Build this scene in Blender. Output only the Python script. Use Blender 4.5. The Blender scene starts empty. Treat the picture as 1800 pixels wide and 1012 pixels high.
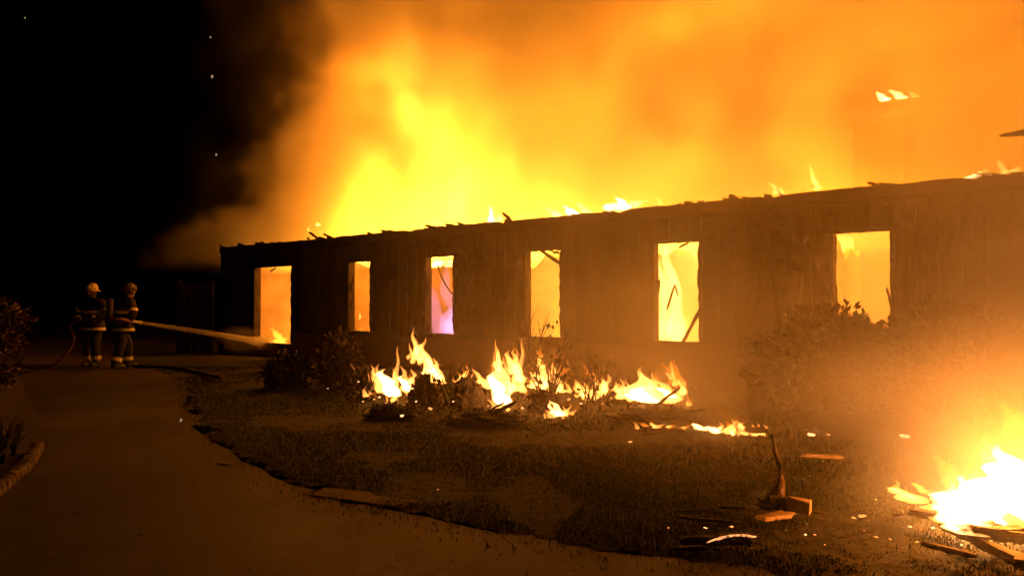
import bpy, bmesh, math, random
from mathutils import Vector, Matrix, noise as mnoise

R = math.radians
scene = bpy.context.scene
COL = scene.collection
rng = random.Random(7)

# ---------------------------------------------------------------- camera, sky, exposure
F_PX, CX, CY, W_PX = 1400.0, 900.0, 506.0, 1800.0
EYE = 1.35
PITCH = math.atan(32 / F_PX)
cam_data = bpy.data.cameras.new('camera')
cam_data.sensor_width = 36.0
cam_data.lens = 36.0 * F_PX / W_PX
cam_data.clip_end = 2000
camera = bpy.data.objects.new('camera', cam_data)
COL.objects.link(camera)
camera.location = (0, 0, EYE)
camera.rotation_euler = (math.pi / 2 + PITCH, 0, 0)
scene.camera = camera

world = bpy.data.worlds.new('World')
scene.world = world
world.use_nodes = True
wn = world.node_tree
sky = wn.nodes.new('ShaderNodeTexSky')
sky.sky_type = 'NISHITA'
sky.sun_disc = False
sky.sun_elevation = R(-6)
sky.sun_rotation = R(200)
wn.links.new(sky.outputs['Color'], wn.nodes['Background'].inputs['Color'])
wn.nodes['Background'].inputs['Strength'].default_value = 0.05

scene.view_settings.view_transform = 'Standard'
scene.view_settings.look = 'None'
scene.view_settings.exposure = 0.0
scene.view_settings.gamma = 1.0
scene.view_settings.use_curve_mapping = False

cy = scene.cycles
cy.use_denoising = True
cy.use_adaptive_sampling = True
cy.adaptive_threshold = 0.08
cy.adaptive_min_samples = 12
cy.max_bounces = 3
cy.diffuse_bounces = 1
cy.glossy_bounces = 1
cy.transparent_max_bounces = 96
cy.volume_bounces = 0
cy.volume_step_rate = 9.0
cy.volume_max_steps = 160
cy.sample_clamp_indirect = 4.0
cy.use_light_tree = True

# ---------------------------------------------------------------- where things stand
WALL_O = Vector((6.47, 10.07, 0.0))            # foot of the front wall near its right end
WALL_D = Vector((-0.752, 0.659, 0.0)).normalized()
WALL_ANGLE = math.atan2(WALL_D.y, WALL_D.x)
WALL_N = Vector((-WALL_D.y, WALL_D.x, 0))      # out of the wall, towards the lawn
HOUSE_M = Matrix.Translation(WALL_O) @ Matrix.Rotation(WALL_ANGLE, 4, 'Z')


def ray(px, py):
    x, y = (px - CX) / F_PX, (CY - py) / F_PX
    return Vector((x, math.cos(PITCH) - y * math.sin(PITCH), math.sin(PITCH) + y * math.cos(PITCH)))


def on_ground(px, py, z=0.0):
    r = ray(px, py)
    k = (z - EYE) / r.z
    return Vector((r.x * k, r.y * k, z))


def on_wall(px, py, out=0.0):
    """Point of the photograph on the plane 'out' metres in front of the wall, in the house's own axes."""
    r = ray(px, py)
    p0 = WALL_O + WALL_N * out
    k = (p0 - Vector((0, 0, EYE))).dot(WALL_N) / r.dot(WALL_N)
    w = Vector((0, 0, EYE)) + r * k
    return HOUSE_M.inverted() @ w


def house(x, y, z):
    return HOUSE_M @ Vector((x, y, z))


# ---------------------------------------------------------------- node helpers
class Nodes:
    def __init__(self, name, use_surface=True):
        self.m = bpy.data.materials.new(name)
        self.m.use_nodes = True
        self.t = self.m.node_tree
        self.t.nodes.clear()
        self.out = self.t.nodes.new('ShaderNodeOutputMaterial')

    @classmethod
    def fields(cls, name):
        """The same helper on a geometry-nodes tree, for density grids."""
        self = cls.__new__(cls)
        self.m = None
        self.t = bpy.data.node_groups.new(name, 'GeometryNodeTree')
        self.t.interface.new_socket('Geometry', in_out='OUTPUT', socket_type='NodeSocketGeometry')
        self.out = self.t.nodes.new('NodeGroupOutput')
        return self

    def n(self, kind, **kw):
        nd = self.t.nodes.new(kind)
        for k, v in kw.items():
            setattr(nd, k, v)
        return nd

    def link(self, a, b):
        self.t.links.new(a, b)

    def put(self, sock, v):
        if isinstance(v, bpy.types.NodeSocket):
            self.link(v, sock)
        else:
            sock.default_value = v

    def math(self, op, a, b=0.0, c=0.0, clamp=False):
        nd = self.n('ShaderNodeMath', operation=op, use_clamp=clamp)
        self.put(nd.inputs[0], a); self.put(nd.inputs[1], b); self.put(nd.inputs[2], c)
        return nd.outputs[0]

    def step(self, v, lo, hi, a=0.0, b=1.0):
        nd = self.n('ShaderNodeMapRange', interpolation_type='SMOOTHSTEP')
        self.put(nd.inputs['Value'], v)
        nd.inputs['From Min'].default_value = lo; nd.inputs['From Max'].default_value = hi
        nd.inputs['To Min'].default_value = a; nd.inputs['To Max'].default_value = b
        return nd.outputs[0]

    def lin(self, v, lo, hi, a=0.0, b=1.0):
        nd = self.n('ShaderNodeMapRange')
        self.put(nd.inputs['Value'], v)
        nd.inputs['From Min'].default_value = lo; nd.inputs['From Max'].default_value = hi
        nd.inputs['To Min'].default_value = a; nd.inputs['To Max'].default_value = b
        return nd.outputs[0]

    def coord(self, which='Object'):
        if self.m is None:
            return self.n('GeometryNodeInputPosition').outputs[0]
        return self.n('ShaderNodeTexCoord').outputs[which]

    def xyz(self, v):
        nd = self.n('ShaderNodeSeparateXYZ')
        self.link(v, nd.inputs[0])
        return nd.outputs

    def mapping(self, v, loc=(0, 0, 0), scale=(1, 1, 1), rot=(0, 0, 0)):
        if self.m is None:
            a = self.n('ShaderNodeVectorMath', operation='MULTIPLY_ADD')
            self.link(v, a.inputs[0]); a.inputs[1].default_value = scale; a.inputs[2].default_value = loc
            return a.outputs[0]
        nd = self.n('ShaderNodeMapping')
        self.link(v, nd.inputs['Vector'])
        nd.inputs['Location'].default_value = loc
        nd.inputs['Scale'].default_value = scale
        nd.inputs['Rotation'].default_value = rot
        return nd.outputs[0]

    def noise(self, v, scale, detail=2.0, rough=0.5, dist=0.0, out='Fac'):
        nd = self.n('ShaderNodeTexNoise')
        self.link(v, nd.inputs['Vector'])
        nd.inputs['Scale'].default_value = scale
        nd.inputs['Detail'].default_value = detail
        nd.inputs['Roughness'].default_value = rough
        nd.inputs['Distortion'].default_value = dist
        return nd.outputs[out]

    def ramp(self, v, stops):
        nd = self.n('ShaderNodeValToRGB')
        self.link(v, nd.inputs[0])
        e = nd.color_ramp.elements
        while len(e) < len(stops):
            e.new(0.5)
        for i, (p, c) in enumerate(stops):
            e[i].position = p
            e[i].color = (*c, 1)
        return nd.outputs[0]

    def bump(self, h, strength=0.5, dist=0.02):
        nd = self.n('ShaderNodeBump')
        nd.inputs['Strength'].default_value = strength
        nd.inputs['Distance'].default_value = dist
        self.link(h, nd.inputs['Height'])
        return nd.outputs[0]

    def principled(self, color, rough=0.8, normal=None, metallic=0.0, spec=0.5):
        b = self.n('ShaderNodeBsdfPrincipled')
        self.put(b.inputs['Base Color'], color if isinstance(color, bpy.types.NodeSocket) else (*color, 1))
        self.put(b.inputs['Roughness'], rough)
        b.inputs['Metallic'].default_value = metallic
        b.inputs['Specular IOR Level'].default_value = spec
        if normal:
            self.link(normal, b.inputs['Normal'])
        self.link(b.outputs[0], self.out.inputs['Surface'])
        return b


def mat_mottled(name, c1, c2, scale=4.0, rough=0.85, detail=5.0, bump=0.4, bdist=0.02, stretch=(1, 1, 1), vary=0.0, spec=0.3):
    s = Nodes(name)
    co = s.coord('Object')
    if vary:
        sh = s.n('ShaderNodeVectorMath', operation='MULTIPLY_ADD')
        rnd = s.n('ShaderNodeCombineXYZ')
        for i_ in range(3):
            s.link(s.n('ShaderNodeObjectInfo').outputs['Random'], rnd.inputs[i_])
        s.link(rnd.outputs[0], sh.inputs[0]); sh.inputs[1].default_value = (37, 53, 71); s.link(co, sh.inputs[2])
        co = sh.outputs[0]
    co = s.mapping(co, scale=stretch)
    n = s.noise(co, scale, detail, 0.6)
    col = s.ramp(n, [(0.3, c1), (0.7, c2)])
    if vary:
        info = s.n('ShaderNodeObjectInfo').outputs['Random']
        hs = s.n('ShaderNodeHueSaturation')
        s.link(s.lin(info, 0, 1, 1 - vary, 1 + vary), hs.inputs['Value'])
        s.link(col, hs.inputs['Color'])
        col = hs.outputs[0]
    nb = s.noise(co, scale * 6, 4, 0.6)
    s.principled(col, rough, s.bump(nb, bump, bdist), spec=spec)
    return s.m


FIRE = (1.0, 0.30, 0.022)


def mat_flame(name, color, strength, skin=0.25, skin_color=(1.0, 0.22, 0.012)):
    """An optically thin flame: a glowing gas inside a faint luminous skin."""
    s = Nodes(name)
    tr = s.n('ShaderNodeBsdfTransparent')
    em = s.n('ShaderNodeEmission')
    em.inputs['Color'].default_value = (*skin_color, 1)
    em.inputs['Strength'].default_value = skin
    add = s.n('ShaderNodeAddShader')
    s.link(tr.outputs[0], add.inputs[0]); s.link(em.outputs[0], add.inputs[1])
    s.link(add.outputs[0], s.out.inputs['Surface'])
    ve = s.n('ShaderNodeEmission')
    ve.inputs['Color'].default_value = (*color, 1)
    ve.inputs['Strength'].default_value = strength
    s.link(ve.outputs[0], s.out.inputs['Volume'])
    s.m.cycles.emission_sampling = 'NONE'     # the lamp inside each flame does its lighting
    return s.m


def mat_glow(name, color, strength, scale=30):
    """Glowing embers: lumpy incandescence on a charred body."""
    s = Nodes(name)
    co = s.coord('Object')
    n = s.noise(co, scale, 3, 0.6)
    b = s.principled((0.02, 0.015, 0.012), 0.9)
    b.inputs['Emission Color'].default_value = (*color, 1)
    s.link(s.step(n, 0.30, 0.62, 0.06 * strength, strength), b.inputs['Emission Strength'])
    s.m.cycles.emission_sampling = 'NONE'
    return s.m


M = {}
M['board'] = mat_mottled('charred_board', (0.013, 0.01, 0.007), (0.10, 0.065, 0.04), 2.2, 0.8, 6, 0.5, 0.01, (1.2, 1, 1.6), 0.5)
M['sheathing'] = mat_mottled('charred_sheathing', (0.015, 0.011, 0.008), (0.05, 0.032, 0.02), 3.0)
M['char'] = mat_mottled('charcoal', (0.008, 0.007, 0.006), (0.035, 0.027, 0.02), 8.0, 0.75, 6, 0.9, 0.02, vary=0.3)
M['charwood'] = mat_mottled('scorched_timber', (0.015, 0.01, 0.007), (0.09, 0.055, 0.03), 5.0, 0.8, 6, 0.7, 0.01, (1, 1, 6), 0.3)
M['plaster'] = mat_mottled('scorched_plaster', (0.04, 0.028, 0.02), (0.28, 0.2, 0.13), 0.8, 0.9, 6, 0.3)
M['rooffloor'] = mat_mottled('ashy_floor', (0.03, 0.025, 0.02), (0.09, 0.07, 0.05), 3.0)
M['earth'] = mat_mottled('bare_earth', (0.028, 0.02, 0.013), (0.055, 0.038, 0.024), 0.9, 0.95, 8, 0.6, 0.03)
M['lawn'] = mat_mottled('turf_soil', (0.010, 0.011, 0.004), (0.019, 0.018, 0.007), 1.1, 0.95, 8, 0.7, 0.04)
M['grass'] = mat_mottled('grass_blade', (0.006, 0.013, 0.003), (0.015, 0.028, 0.007), 0.5, 0.9, 4, 0.0)
M['leaf'] = mat_mottled('evergreen_leaf', (0.03, 0.045, 0.014), (0.09, 0.1, 0.035), 3.0, 0.45, 3, 0.0, spec=0.5)
M['leaf_dry'] = mat_mottled('scorched_leaf', (0.022, 0.017, 0.01), (0.09, 0.06, 0.03), 3.0, 0.6, 3, 0.0)
M['bark'] = mat_mottled('bark', (0.02, 0.014, 0.01), (0.06, 0.042, 0.028), 12.0)
M['stone'] = mat_mottled('edging_stone', (0.05, 0.04, 0.03), (0.13, 0.1, 0.075), 5.0, 0.85, 6, 0.5, vary=0.25)
M['board_pale'] = mat_mottled('pale_board', (0.16, 0.10, 0.05), (0.40, 0.27, 0.15), 5.0, 0.8)
M['turnout'] = mat_mottled('turnout_cloth', (0.018, 0.017, 0.016), (0.045, 0.042, 0.036), 9.0, 0.85, 4, 0.4)
M['skin'] = mat_mottled('skin', (0.34, 0.19, 0.13), (0.42, 0.25, 0.17), 9.0, 0.5, 2, 0.0)
M['band'] = mat_mottled('reflective_band', (0.68, 0.66, 0.58), (0.85, 0.82, 0.72), 30.0, 0.35, 2, 0.0)
M['band_lime'] = mat_mottled('lime_band', (0.55, 0.58, 0.16), (0.75, 0.75, 0.25), 30.0, 0.35, 2, 0.0)
M['helmet_cream'] = mat_mottled('helmet_cream', (0.34, 0.28, 0.17), (0.52, 0.44, 0.28), 14.0, 0.3, 4, 0.1)
M['helmet_dark'] = mat_mottled('helmet_dark', (0.03, 0.028, 0.028), (0.09, 0.08, 0.08), 14.0, 0.3, 4, 0.1)
M['rubber'] = mat_mottled('rubber', (0.02, 0.02, 0.02), (0.05, 0.045, 0.04), 12.0, 0.5, 3, 0.2)
M['hose'] = mat_mottled('hose_jacket', (0.16, 0.07, 0.05), (0.28, 0.13, 0.09), 25.0, 0.8, 3, 0.4)
M['steel'] = mat_mottled('brushed_steel', (0.3, 0.3, 0.3), (0.5, 0.5, 0.48), 20.0, 0.35, 3, 0.1)
M['fence'] = mat_mottled('fence_plank', (0.02, 0.014, 0.009), (0.06, 0.04, 0.026), 3.0, 0.85, 6, 0.4, 0.01, (3, 3, 0.5), 0.3)
M['roofing'] = mat_mottled('scorched_shingle', (0.02, 0.016, 0.014), (0.07, 0.055, 0.045), 7.0)
M['flame'] = mat_flame('flame_gas', (1.0, 0.42, 0.085), 26.0)
M['flame_hot'] = mat_flame('flame_gas_hot', (1.0, 0.55, 0.18), 60.0, 0.5)
M['flame_red'] = mat_flame('flame_gas_red', (1.0, 0.25, 0.02), 5.0, 0.12)
M['violet_glow'] = mat_flame('violet_glow_gas', (0.60, 0.27, 0.62), 1.5, 0.05, (0.6, 0.25, 0.55))
M['ember'] = mat_glow('ember', (1.0, 0.36, 0.09), 2.2, 4)
M['ember_hot'] = mat_glow('ember_hot', (1.0, 0.48, 0.2), 3.2, 4)
M['ember_edge'] = mat_glow('ember_edge', (1.0, 0.36, 0.12), 1.7, 45)
M['spark'] = mat_glow('spark', (1.0, 0.7, 0.4), 0.5, 3)


def mat_brick():
    s = Nodes('sooty_brick')
    co = s.mapping(s.coord('Object'), rot=(R(90), 0, 0))
    b = s.n('ShaderNodeTexBrick')
    s.link(co, b.inputs['Vector'])
    b.inputs['Color1'].default_value = (0.16, 0.07, 0.045, 1)
    b.inputs['Color2'].default_value = (0.1, 0.045, 0.03, 1)
    b.inputs['Mortar'].default_value = (0.12, 0.1, 0.08, 1)
    b.inputs['Scale'].default_value = 1.0
    b.inputs['Brick Width'].default_value = 0.22
    b.inputs['Row Height'].default_value = 0.075
    b.inputs['Mortar Size'].default_value = 0.006
    s.principled(b.outputs['Color'], 0.9, s.bump(b.outputs['Fac'], -0.6, 0.01))
    return s.m


M['brick'] = mat_brick()


def mat_drive():
    s = Nodes('worn_driveway')
    co = s.coord('Object')
    big = s.noise(co, 0.35, 6, 0.62, 0.4)
    col = s.ramp(big, [(0.30, (0.007, 0.005, 0.004)), (0.52, (0.017, 0.0115, 0.0085)), (0.74, (0.056, 0.039, 0.027))])
    mid = s.noise(s.mapping(co, loc=(4, 9, 0)), 1.6, 5, 0.65, 0.8)
    mx = s.n('ShaderNodeMix', data_type='RGBA', blend_type='MULTIPLY')
    mx.inputs['Factor'].default_value = 1.0
    s.link(col, mx.inputs['A']); s.link(s.lin(mid, .3, .7, .4, 1.4), mx.inputs['B'])
    fine = s.noise(co, 40, 4, 0.7)
    s.principled(mx.outputs['Result'], s.lin(big, 0.3, 0.7, 0.55, 0.9), s.bump(fine, 0.5, 0.012))
    return s.m


M['drive'] = mat_drive()


# ---------------------------------------------------------------- mesh helpers
def link(name, mesh, material=None, parent=None, loc=None, rot=None, scale=None):
    o = bpy.data.objects.new(name, mesh)
    COL.objects.link(o)
    if material is not None and len(mesh.materials) == 0:
        mesh.materials.append(material)
    if parent is not None:
        o.parent = parent
    if loc is not None:
        o.location = loc
    if rot is not None:
        o.rotation_euler = rot
    if scale is not None:
        o.scale = scale
    return o


def from_bm(name, bm, smooth=False):
    me = bpy.data.meshes.new(name)
    bm.normal_update()
    bm.to_mesh(me)
    bm.free()
    if smooth:
        me.polygons.foreach_set('use_smooth', [True] * len(me.polygons))
    return me


def empty(name, loc=(0, 0, 0), rotz=0.0):
    o = bpy.data.objects.new(name, None)
    o.empty_display_size = 0.2
    COL.objects.link(o)
    o.location = loc
    o.rotation_euler = (0, 0, rotz)
    return o


def tag(o, label=None, cat=None, group=None, kind=None):
    if label: o['label'] = label
    if cat: o['category'] = cat
    if group: o['group'] = group
    if kind: o['kind'] = kind
    return o


def bm_box(bm, lo, hi, jitter=0.0, r=None):
    vs = []
    for x in (lo[0], hi[0]):
        for y in (lo[1], hi[1]):
            for z in (lo[2], hi[2]):
                j = Vector((0, 0, 0)) if not jitter else Vector([r.uniform(-jitter, jitter) for _ in range(3)])
                vs.append(bm.verts.new(Vector((x, y, z)) + j))
    for f in ((0, 1, 3, 2), (4, 6, 7, 5), (0, 4, 5, 1), (2, 3, 7, 6), (0, 2, 6, 4), (1, 5, 7, 3)):
        bm.faces.new([vs[i] for i in f])


def box_mesh(name, lo, hi, bevel=0.0):
    bm = bmesh.new()
    bm_box(bm, lo, hi)
    if bevel:
        bmesh.ops.bevel(bm, geom=bm.edges[:], offset=bevel, segments=1, affect='EDGES')
    return from_bm(name, bm)


UNIT = box_mesh('unit_board', (-0.5, -0.5, -0.5), (0.5, 0.5, 0.5))


def rough_bar(name, length, w, h, seed, segs=7, rough=0.25, twist=0.3, bend=0.0):
    """A burnt timber along +X: rectangular section eaten away unevenly, broken ends."""
    r = random.Random(seed)
    bm = bmesh.new()
    rings = []
    for i in range(segs + 1):
        f = i / segs
        end = 0.55 if i in (0, segs) else 1.0
        a = twist * (f - 0.5)
        ring = []
        for (sx, sy) in ((-1, -1), (0, -1.05), (1, -1), (1.05, 0), (1, 1), (0, 1.05), (-1, 1), (-1.05, 0)):
            q = end * (1 - rough * r.random())
            y, z = sx * w / 2 * q, sy * h / 2 * q
            y, z = y * math.cos(a) - z * math.sin(a), y * math.sin(a) + z * math.cos(a)
            ring.append(bm.verts.new((f * length + (r.uniform(-.5, .5) * w if i in (0, segs) else 0), y, z + bend * math.sin(f * math.pi))))
        rings.append(ring)
    for a, b in zip(rings, rings[1:]):
        for k in range(8):
            bm.faces.new((a[k], b[k], b[(k + 1) % 8], a[(k + 1) % 8]))
    bm.faces.new(rings[0]); bm.faces.new(rings[-1][::-1])
    bmesh.ops.recalc_face_normals(bm, faces=bm.faces[:])
    return from_bm(name, bm)


def bm_tube(bm, pts, radii, seg=6, cap=True):
    rings = []
    pts = [Vector(p) for p in pts]
    for i, p in enumerate(pts):
        t = (pts[min(i + 1, len(pts) - 1)] - pts[max(i - 1, 0)])
        t = t.normalized() if t.length > 1e-6 else Vector((0, 0, 1))
        u = t.cross(Vector((0, 0, 1)))
        if u.length < 0.05:
            u = t.cross(Vector((1, 0, 0)))
        u.normalize()
        v = t.cross(u)
        rings.append([bm.verts.new(p + (u * math.cos(2 * math.pi * k / seg) + v * math.sin(2 * math.pi * k / seg)) * radii[i]) for k in range(seg)])
    for a, b in zip(rings, rings[1:]):
        for k in range(seg):
            bm.faces.new((a[k], a[(k + 1) % seg], b[(k + 1) % seg], b[k]))
    if cap and seg > 2:
        bm.faces.new(rings[0][::-1]); bm.faces.new(rings[-1])


def bm_lathe(bm, prof, seg=16, sx=1.0, sy=1.0, off=(0, 0, 0)):
    rings = [[bm.verts.new((off[0] + r * sx * math.cos(2 * math.pi * k / seg), off[1] + r * sy * math.sin(2 * math.pi * k / seg), off[2] + z)) for k in range(seg)] for r, z in prof]
    for a, b in zip(rings, rings[1:]):
        for k in range(seg):
            bm.faces.new((a[k], a[(k + 1) % seg], b[(k + 1) % seg], b[k]))
    bm.faces.new(rings[0][::-1]); bm.faces.new(rings[-1])


def place_along(o, a, b):
    """Lay an object built along +X from a to b."""
    a, b = Vector(a), Vector(b)
    o.location = a
    o.rotation_euler = (b - a).to_track_quat('X', 'Z').to_euler()


def fire_light(name, parent, loc, watts, radius=0.25, color=(1.0, 0.235, 0.010)):
    """A point lamp for fire light, inside a flame or added in the smoke."""
    l = bpy.data.lights.new(name, 'POINT')
    l.energy = watts
    l.color = color
    l.shadow_soft_size = radius
    o = bpy.data.objects.new(name, l)
    COL.objects.link(o)
    o.location = loc
    if parent is not None:
        o.parent = parent
    return o


# ================================================================ THE SETTING
ground_me = bpy.data.meshes.new('ground')
bmg = bmesh.new()
bmesh.ops.create_grid(bmg, x_segments=2, y_segments=2, size=450)
bmg.to_mesh(ground_me); bmg.free()
ground = link('ground', ground_me, M['earth'])
tag(ground, kind='structure')

edge_px = [(318, 664), (326, 690), (346, 725), (372, 760), (425, 797), (500, 835), (590, 868), (690, 895), (850, 930), (1050, 962), (1250, 990), (1420, 1016), (1640, 1060), (1900, 1120)]
lawn_edge = [on_ground(*p) for p in edge_px]


def smooth_line(pts, n=6):
    out = []
    for i in range(len(pts) - 1):
        p0, p1, p2, p3 = pts[max(i - 1, 0)], pts[i], pts[i + 1], pts[min(i + 2, len(pts) - 1)]
        for k in range(n):
            t = k / n
            out.append(0.5 * ((2 * p1) + (p2 - p0) * t + (2 * p0 - 5 * p1 + 4 * p2 - p3) * t * t + (3 * p1 - p0 - 3 * p2 + p3) * t ** 3))
    out.append(pts[-1])
    return out


edge_line = smooth_line(lawn_edge)
fine_line = smooth_line(lawn_edge, 24)
lawn_poly = []
for i, p in enumerate(fine_line):
    q = Vector((p.x * 2.2, p.y * 2.2, 0))
    k = (.16 * mnoise.noise(q) + .09 * mnoise.noise(q * 3.1) + .04 * mnoise.noise(q * 9)) * min(1, p.y / 6)
    lawn_poly.append(Vector((p.x + k, p.y + k, 0)))
lawn_poly += [Vector((14, 3, 0)), Vector((16, 12, 0)), Vector((-4, 34, 0)), Vector((-14, 34, 0)), Vector((-12, 24, 0))]
bm = bmesh.new()
bm.faces.new([bm.verts.new((p.x, p.y, 0.006)) for p in lawn_poly])
bmesh.ops.triangulate(bm, faces=bm.faces[:])
bm.normal_update()
if sum(f.normal.z for f in bm.faces) < 0:
    bmesh.ops.reverse_faces(bm, faces=bm.faces[:])
lawn = link('lawn', from_bm('lawn', bm), M['lawn'])
tag(lawn, kind='structure')


def inside(poly, x, y):
    c = False
    j = len(poly) - 1
    for i in range(len(poly)):
        a, b = poly[i], poly[j]
        if (a.y > y) != (b.y > y) and x < (b.x - a.x) * (y - a.y) / (b.y - a.y) + a.x:
            c = not c
        j = i
    return c


drive_left = [on_ground(*p) for p in [(40, 661), (52, 700), (74, 745), (84, 790), (58, 830), (0, 885), (-120, 980), (-400, 1200)]]
drive_poly = [Vector((p.x + .35, p.y + .35, 0.002)) for p in edge_line] + [Vector((4, 1.6, 0.002)), Vector((4, -6, 0.002)), Vector((-6, -6, 0.002))] + [Vector((p.x, p.y, 0.002)) for p in reversed(smooth_line(drive_left, 4))]
bm = bmesh.new()
bm.faces.new([bm.verts.new(p) for p in drive_poly])
bmesh.ops.triangulate(bm, faces=bm.faces[:])
bmesh.ops.recalc_face_normals(bm, faces=bm.faces[:])
me = from_bm('driveway', bm)
if me.polygons[0].normal.z < 0:
    me.flip_normals()
driveway = link('driveway', me, M['drive'])
tag(driveway, kind='structure')

# grass: short blades over the lawn, thicker along the drive
gv, gf = [], []
lawn_test = lawn_poly[:-5:5] + lawn_poly[-6:]
r = random.Random(3)


def blade(x, y, z0, h, w):
    a = r.uniform(0, 6.283); l = r.uniform(0.1, 0.6) * h; b = r.uniform(0, 6.283)
    dx, dy = math.cos(a) * w / 2, math.sin(a) * w / 2
    i = len(gv)
    gv.extend([(x - dx, y - dy, z0), (x + dx, y + dy, z0), (x + math.cos(b) * l, y + math.sin(b) * l, z0 + h)])
    gf.append((i, i + 1, i + 2))


count = 0
while count < 110000:
    k = r.random() ** 1.7
    Yd = 2.8 + k * 15
    x = r.uniform(-0.72, 0.75) * Yd
    if inside(lawn_test, x, Yd) and (HOUSE_M.inverted() @ Vector((x, Yd, 0))).y > 0.15:
        t = mnoise.noise(Vector((x * .8, Yd * .8, 0)))
        if t + .6 * mnoise.noise(Vector((x * 2.3, Yd * 2.3, 5))) < -.22 and r.random() < .85:
            count += 1
            continue
        blade(x, Yd, 0.005, (0.020 + 0.012 * t) * r.uniform(.6, 1.5), 0.005 + 0.0005 * Yd)
        count += 1
for p in edge_line:
    if 2 < p.y < 16:
        for _ in range(36):
            blade(p.x + r.gauss(0, .14), p.y + r.gauss(0, .16), 0.0, r.uniform(.012, .035), 0.005 + .0006 * p.y)
me = bpy.data.meshes.new('grass'); me.from_pydata(gv, [], gf)
grass = link('grass', me, M['grass'])
tag(grass, 'short dark grass covering the lawn before the burning house', 'grass', kind='stuff')

# ================================================================ THE BURNING HOUSE
H = empty('burning_house', WALL_O, WALL_ANGLE)
tag(H, 'long single storey house on fire with smoke pouring from its roof', 'house')
T0, T1 = -5.0, on_wall(388, 500).x           # right (out of frame) and left end of the front wall
TOP, SILL, HEAD = 3.0, 0.76, 2.43
win_px = [(450, 517), (615, 656), (750, 802), (925, 990), (1150, 1234), (1464, 1572)]
wins = []
for i, (a, b) in enumerate(win_px):
    wins.append([on_wall(b, 500).x, on_wall(a, 500).x, 0.36 if i == 0 else SILL, HEAD])
DEPTH = 7.0

# sheathing behind the boards, brick skirt below
bm = bmesh.new()
cuts = sorted(wins)
x = T0
for (a, b, z0, z1) in cuts:
    bm_box(bm, (x, -0.15, 0.0), (a, -0.02, TOP))
    bm_box(bm, (a, -0.15, 0.0), (b, -0.02, z0))
    bm_box(bm, (a, -0.15, z1), (b, -0.02, TOP))
    x = b
bm_box(bm, (x, -0.15, 0.0), (T1, -0.02, TOP))
link('wall', from_bm('wall', bm), M['sheathing'], H)
bm = bmesh.new()
x = T0
for (a, b, z0, z1) in cuts:
    if z0 < 0.6:
        bm_box(bm, (x, -0.018, 0.0), (a, 0.07, 0.66)); bm_box(bm, (a, -0.018, 0.0), (b, 0.07, z0 - .03)); x = b
bm_box(bm, (x, -0.018, 0.0), (T1, 0.07, 0.66))
link('brick_skirt', from_bm('brick_skirt', bm), M['brick'], H)
bm = bmesh.new()
x = T0
for (a, b, z0, z1) in cuts:
    if z0 < 0.6:
        bm_box(bm, (x, -0.018, 0.662), (a, 0.10, 0.715)); x = b
bm_box(bm, (x, -0.018, 0.662), (T1, 0.10, 0.715))
link('ledge', from_bm('ledge', bm), M['charwood'], H)

# vertical boards, each its own piece
r = random.Random(11)


def boards(x0, x1, z0, z1):
    n = max(1, round((x1 - x0) / 0.29))
    w = (x1 - x0) / n
    for k in range(n):
        d = 0.026 + r.uniform(0, 0.008)
        zz = z0 + (r.uniform(0, .012))
        o = link('board', UNIT, M['board'], H)
        o.location = (x0 + (k + .5) * w, -0.018 + d / 2, (zz + z1) / 2)
        o.scale = (w - 0.006, d, z1 - zz)
        o.rotation_euler = (0, r.uniform(-.003, .003), 0)


UNIT.materials.append(M['board'])
x = T0
for (a, b, z0, z1) in cuts:
    boards(x, a, 0.72, TOP - .16)
    if z0 > 0.7:
        boards(a, b, 0.72, z0) if z0 > .8 else None
    boards(a, b, z1, TOP - .16)
    x = b
boards(x, T1, 0.72, TOP - .16)

# battens over the left part's joints, eave and its burnt top
bm = bmesh.new(); bm_box(bm, (T0, -0.15, TOP - 0.155), (T1 - .3, 0.20, TOP - 0.12)); link('soffit', from_bm('soffit', bm), M['sheathing'], H)
n = 9
seg = (T1 - .3 - T0) / n
for k in range(n):
    o = link('fascia_board', rough_bar('fascia_board', seg - .01, 0.03, 0.17 - .02 * (k % 3 == 1), 100 + k, 14, 0.22, 0.0), M['charwood'], H)
    o.location = (T0 + k * seg, 0.215, TOP - 0.06)
r = random.Random(21)
for k in range(190):
    xx = r.uniform(T0, T1 - .35)
    L = r.uniform(0.06, 0.4)
    me = rough_bar('roof_remnant', L, r.uniform(.05, .14), r.uniform(.03, .09), 300 + k, 5, 0.5, 0.8)
    o = link('roof_remnant', me, M['char'], H)
    o.location = (xx, r.uniform(-.05, .18), TOP + r.uniform(-.07, .045))
    o.rotation_euler = (r.uniform(-.4, .4), r.uniform(-.3, .3) if k % 9 else r.uniform(-.8, -.3), r.uniform(-.4, .4))
for k in range(26):
    xx = T0 + .5 + k * .95 + r.uniform(-.15, .15)
    if xx > T1: break
    L = r.uniform(.35, .9)
    o = link('rafter', rough_bar('rafter', L, .05, .12, 500 + k, 6, .45, .1), M['char'], H)
    o.location = (xx, 0.19, TOP - .09)
    o.rotation_euler = (0, R(-12), -math.pi / 2)

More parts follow.
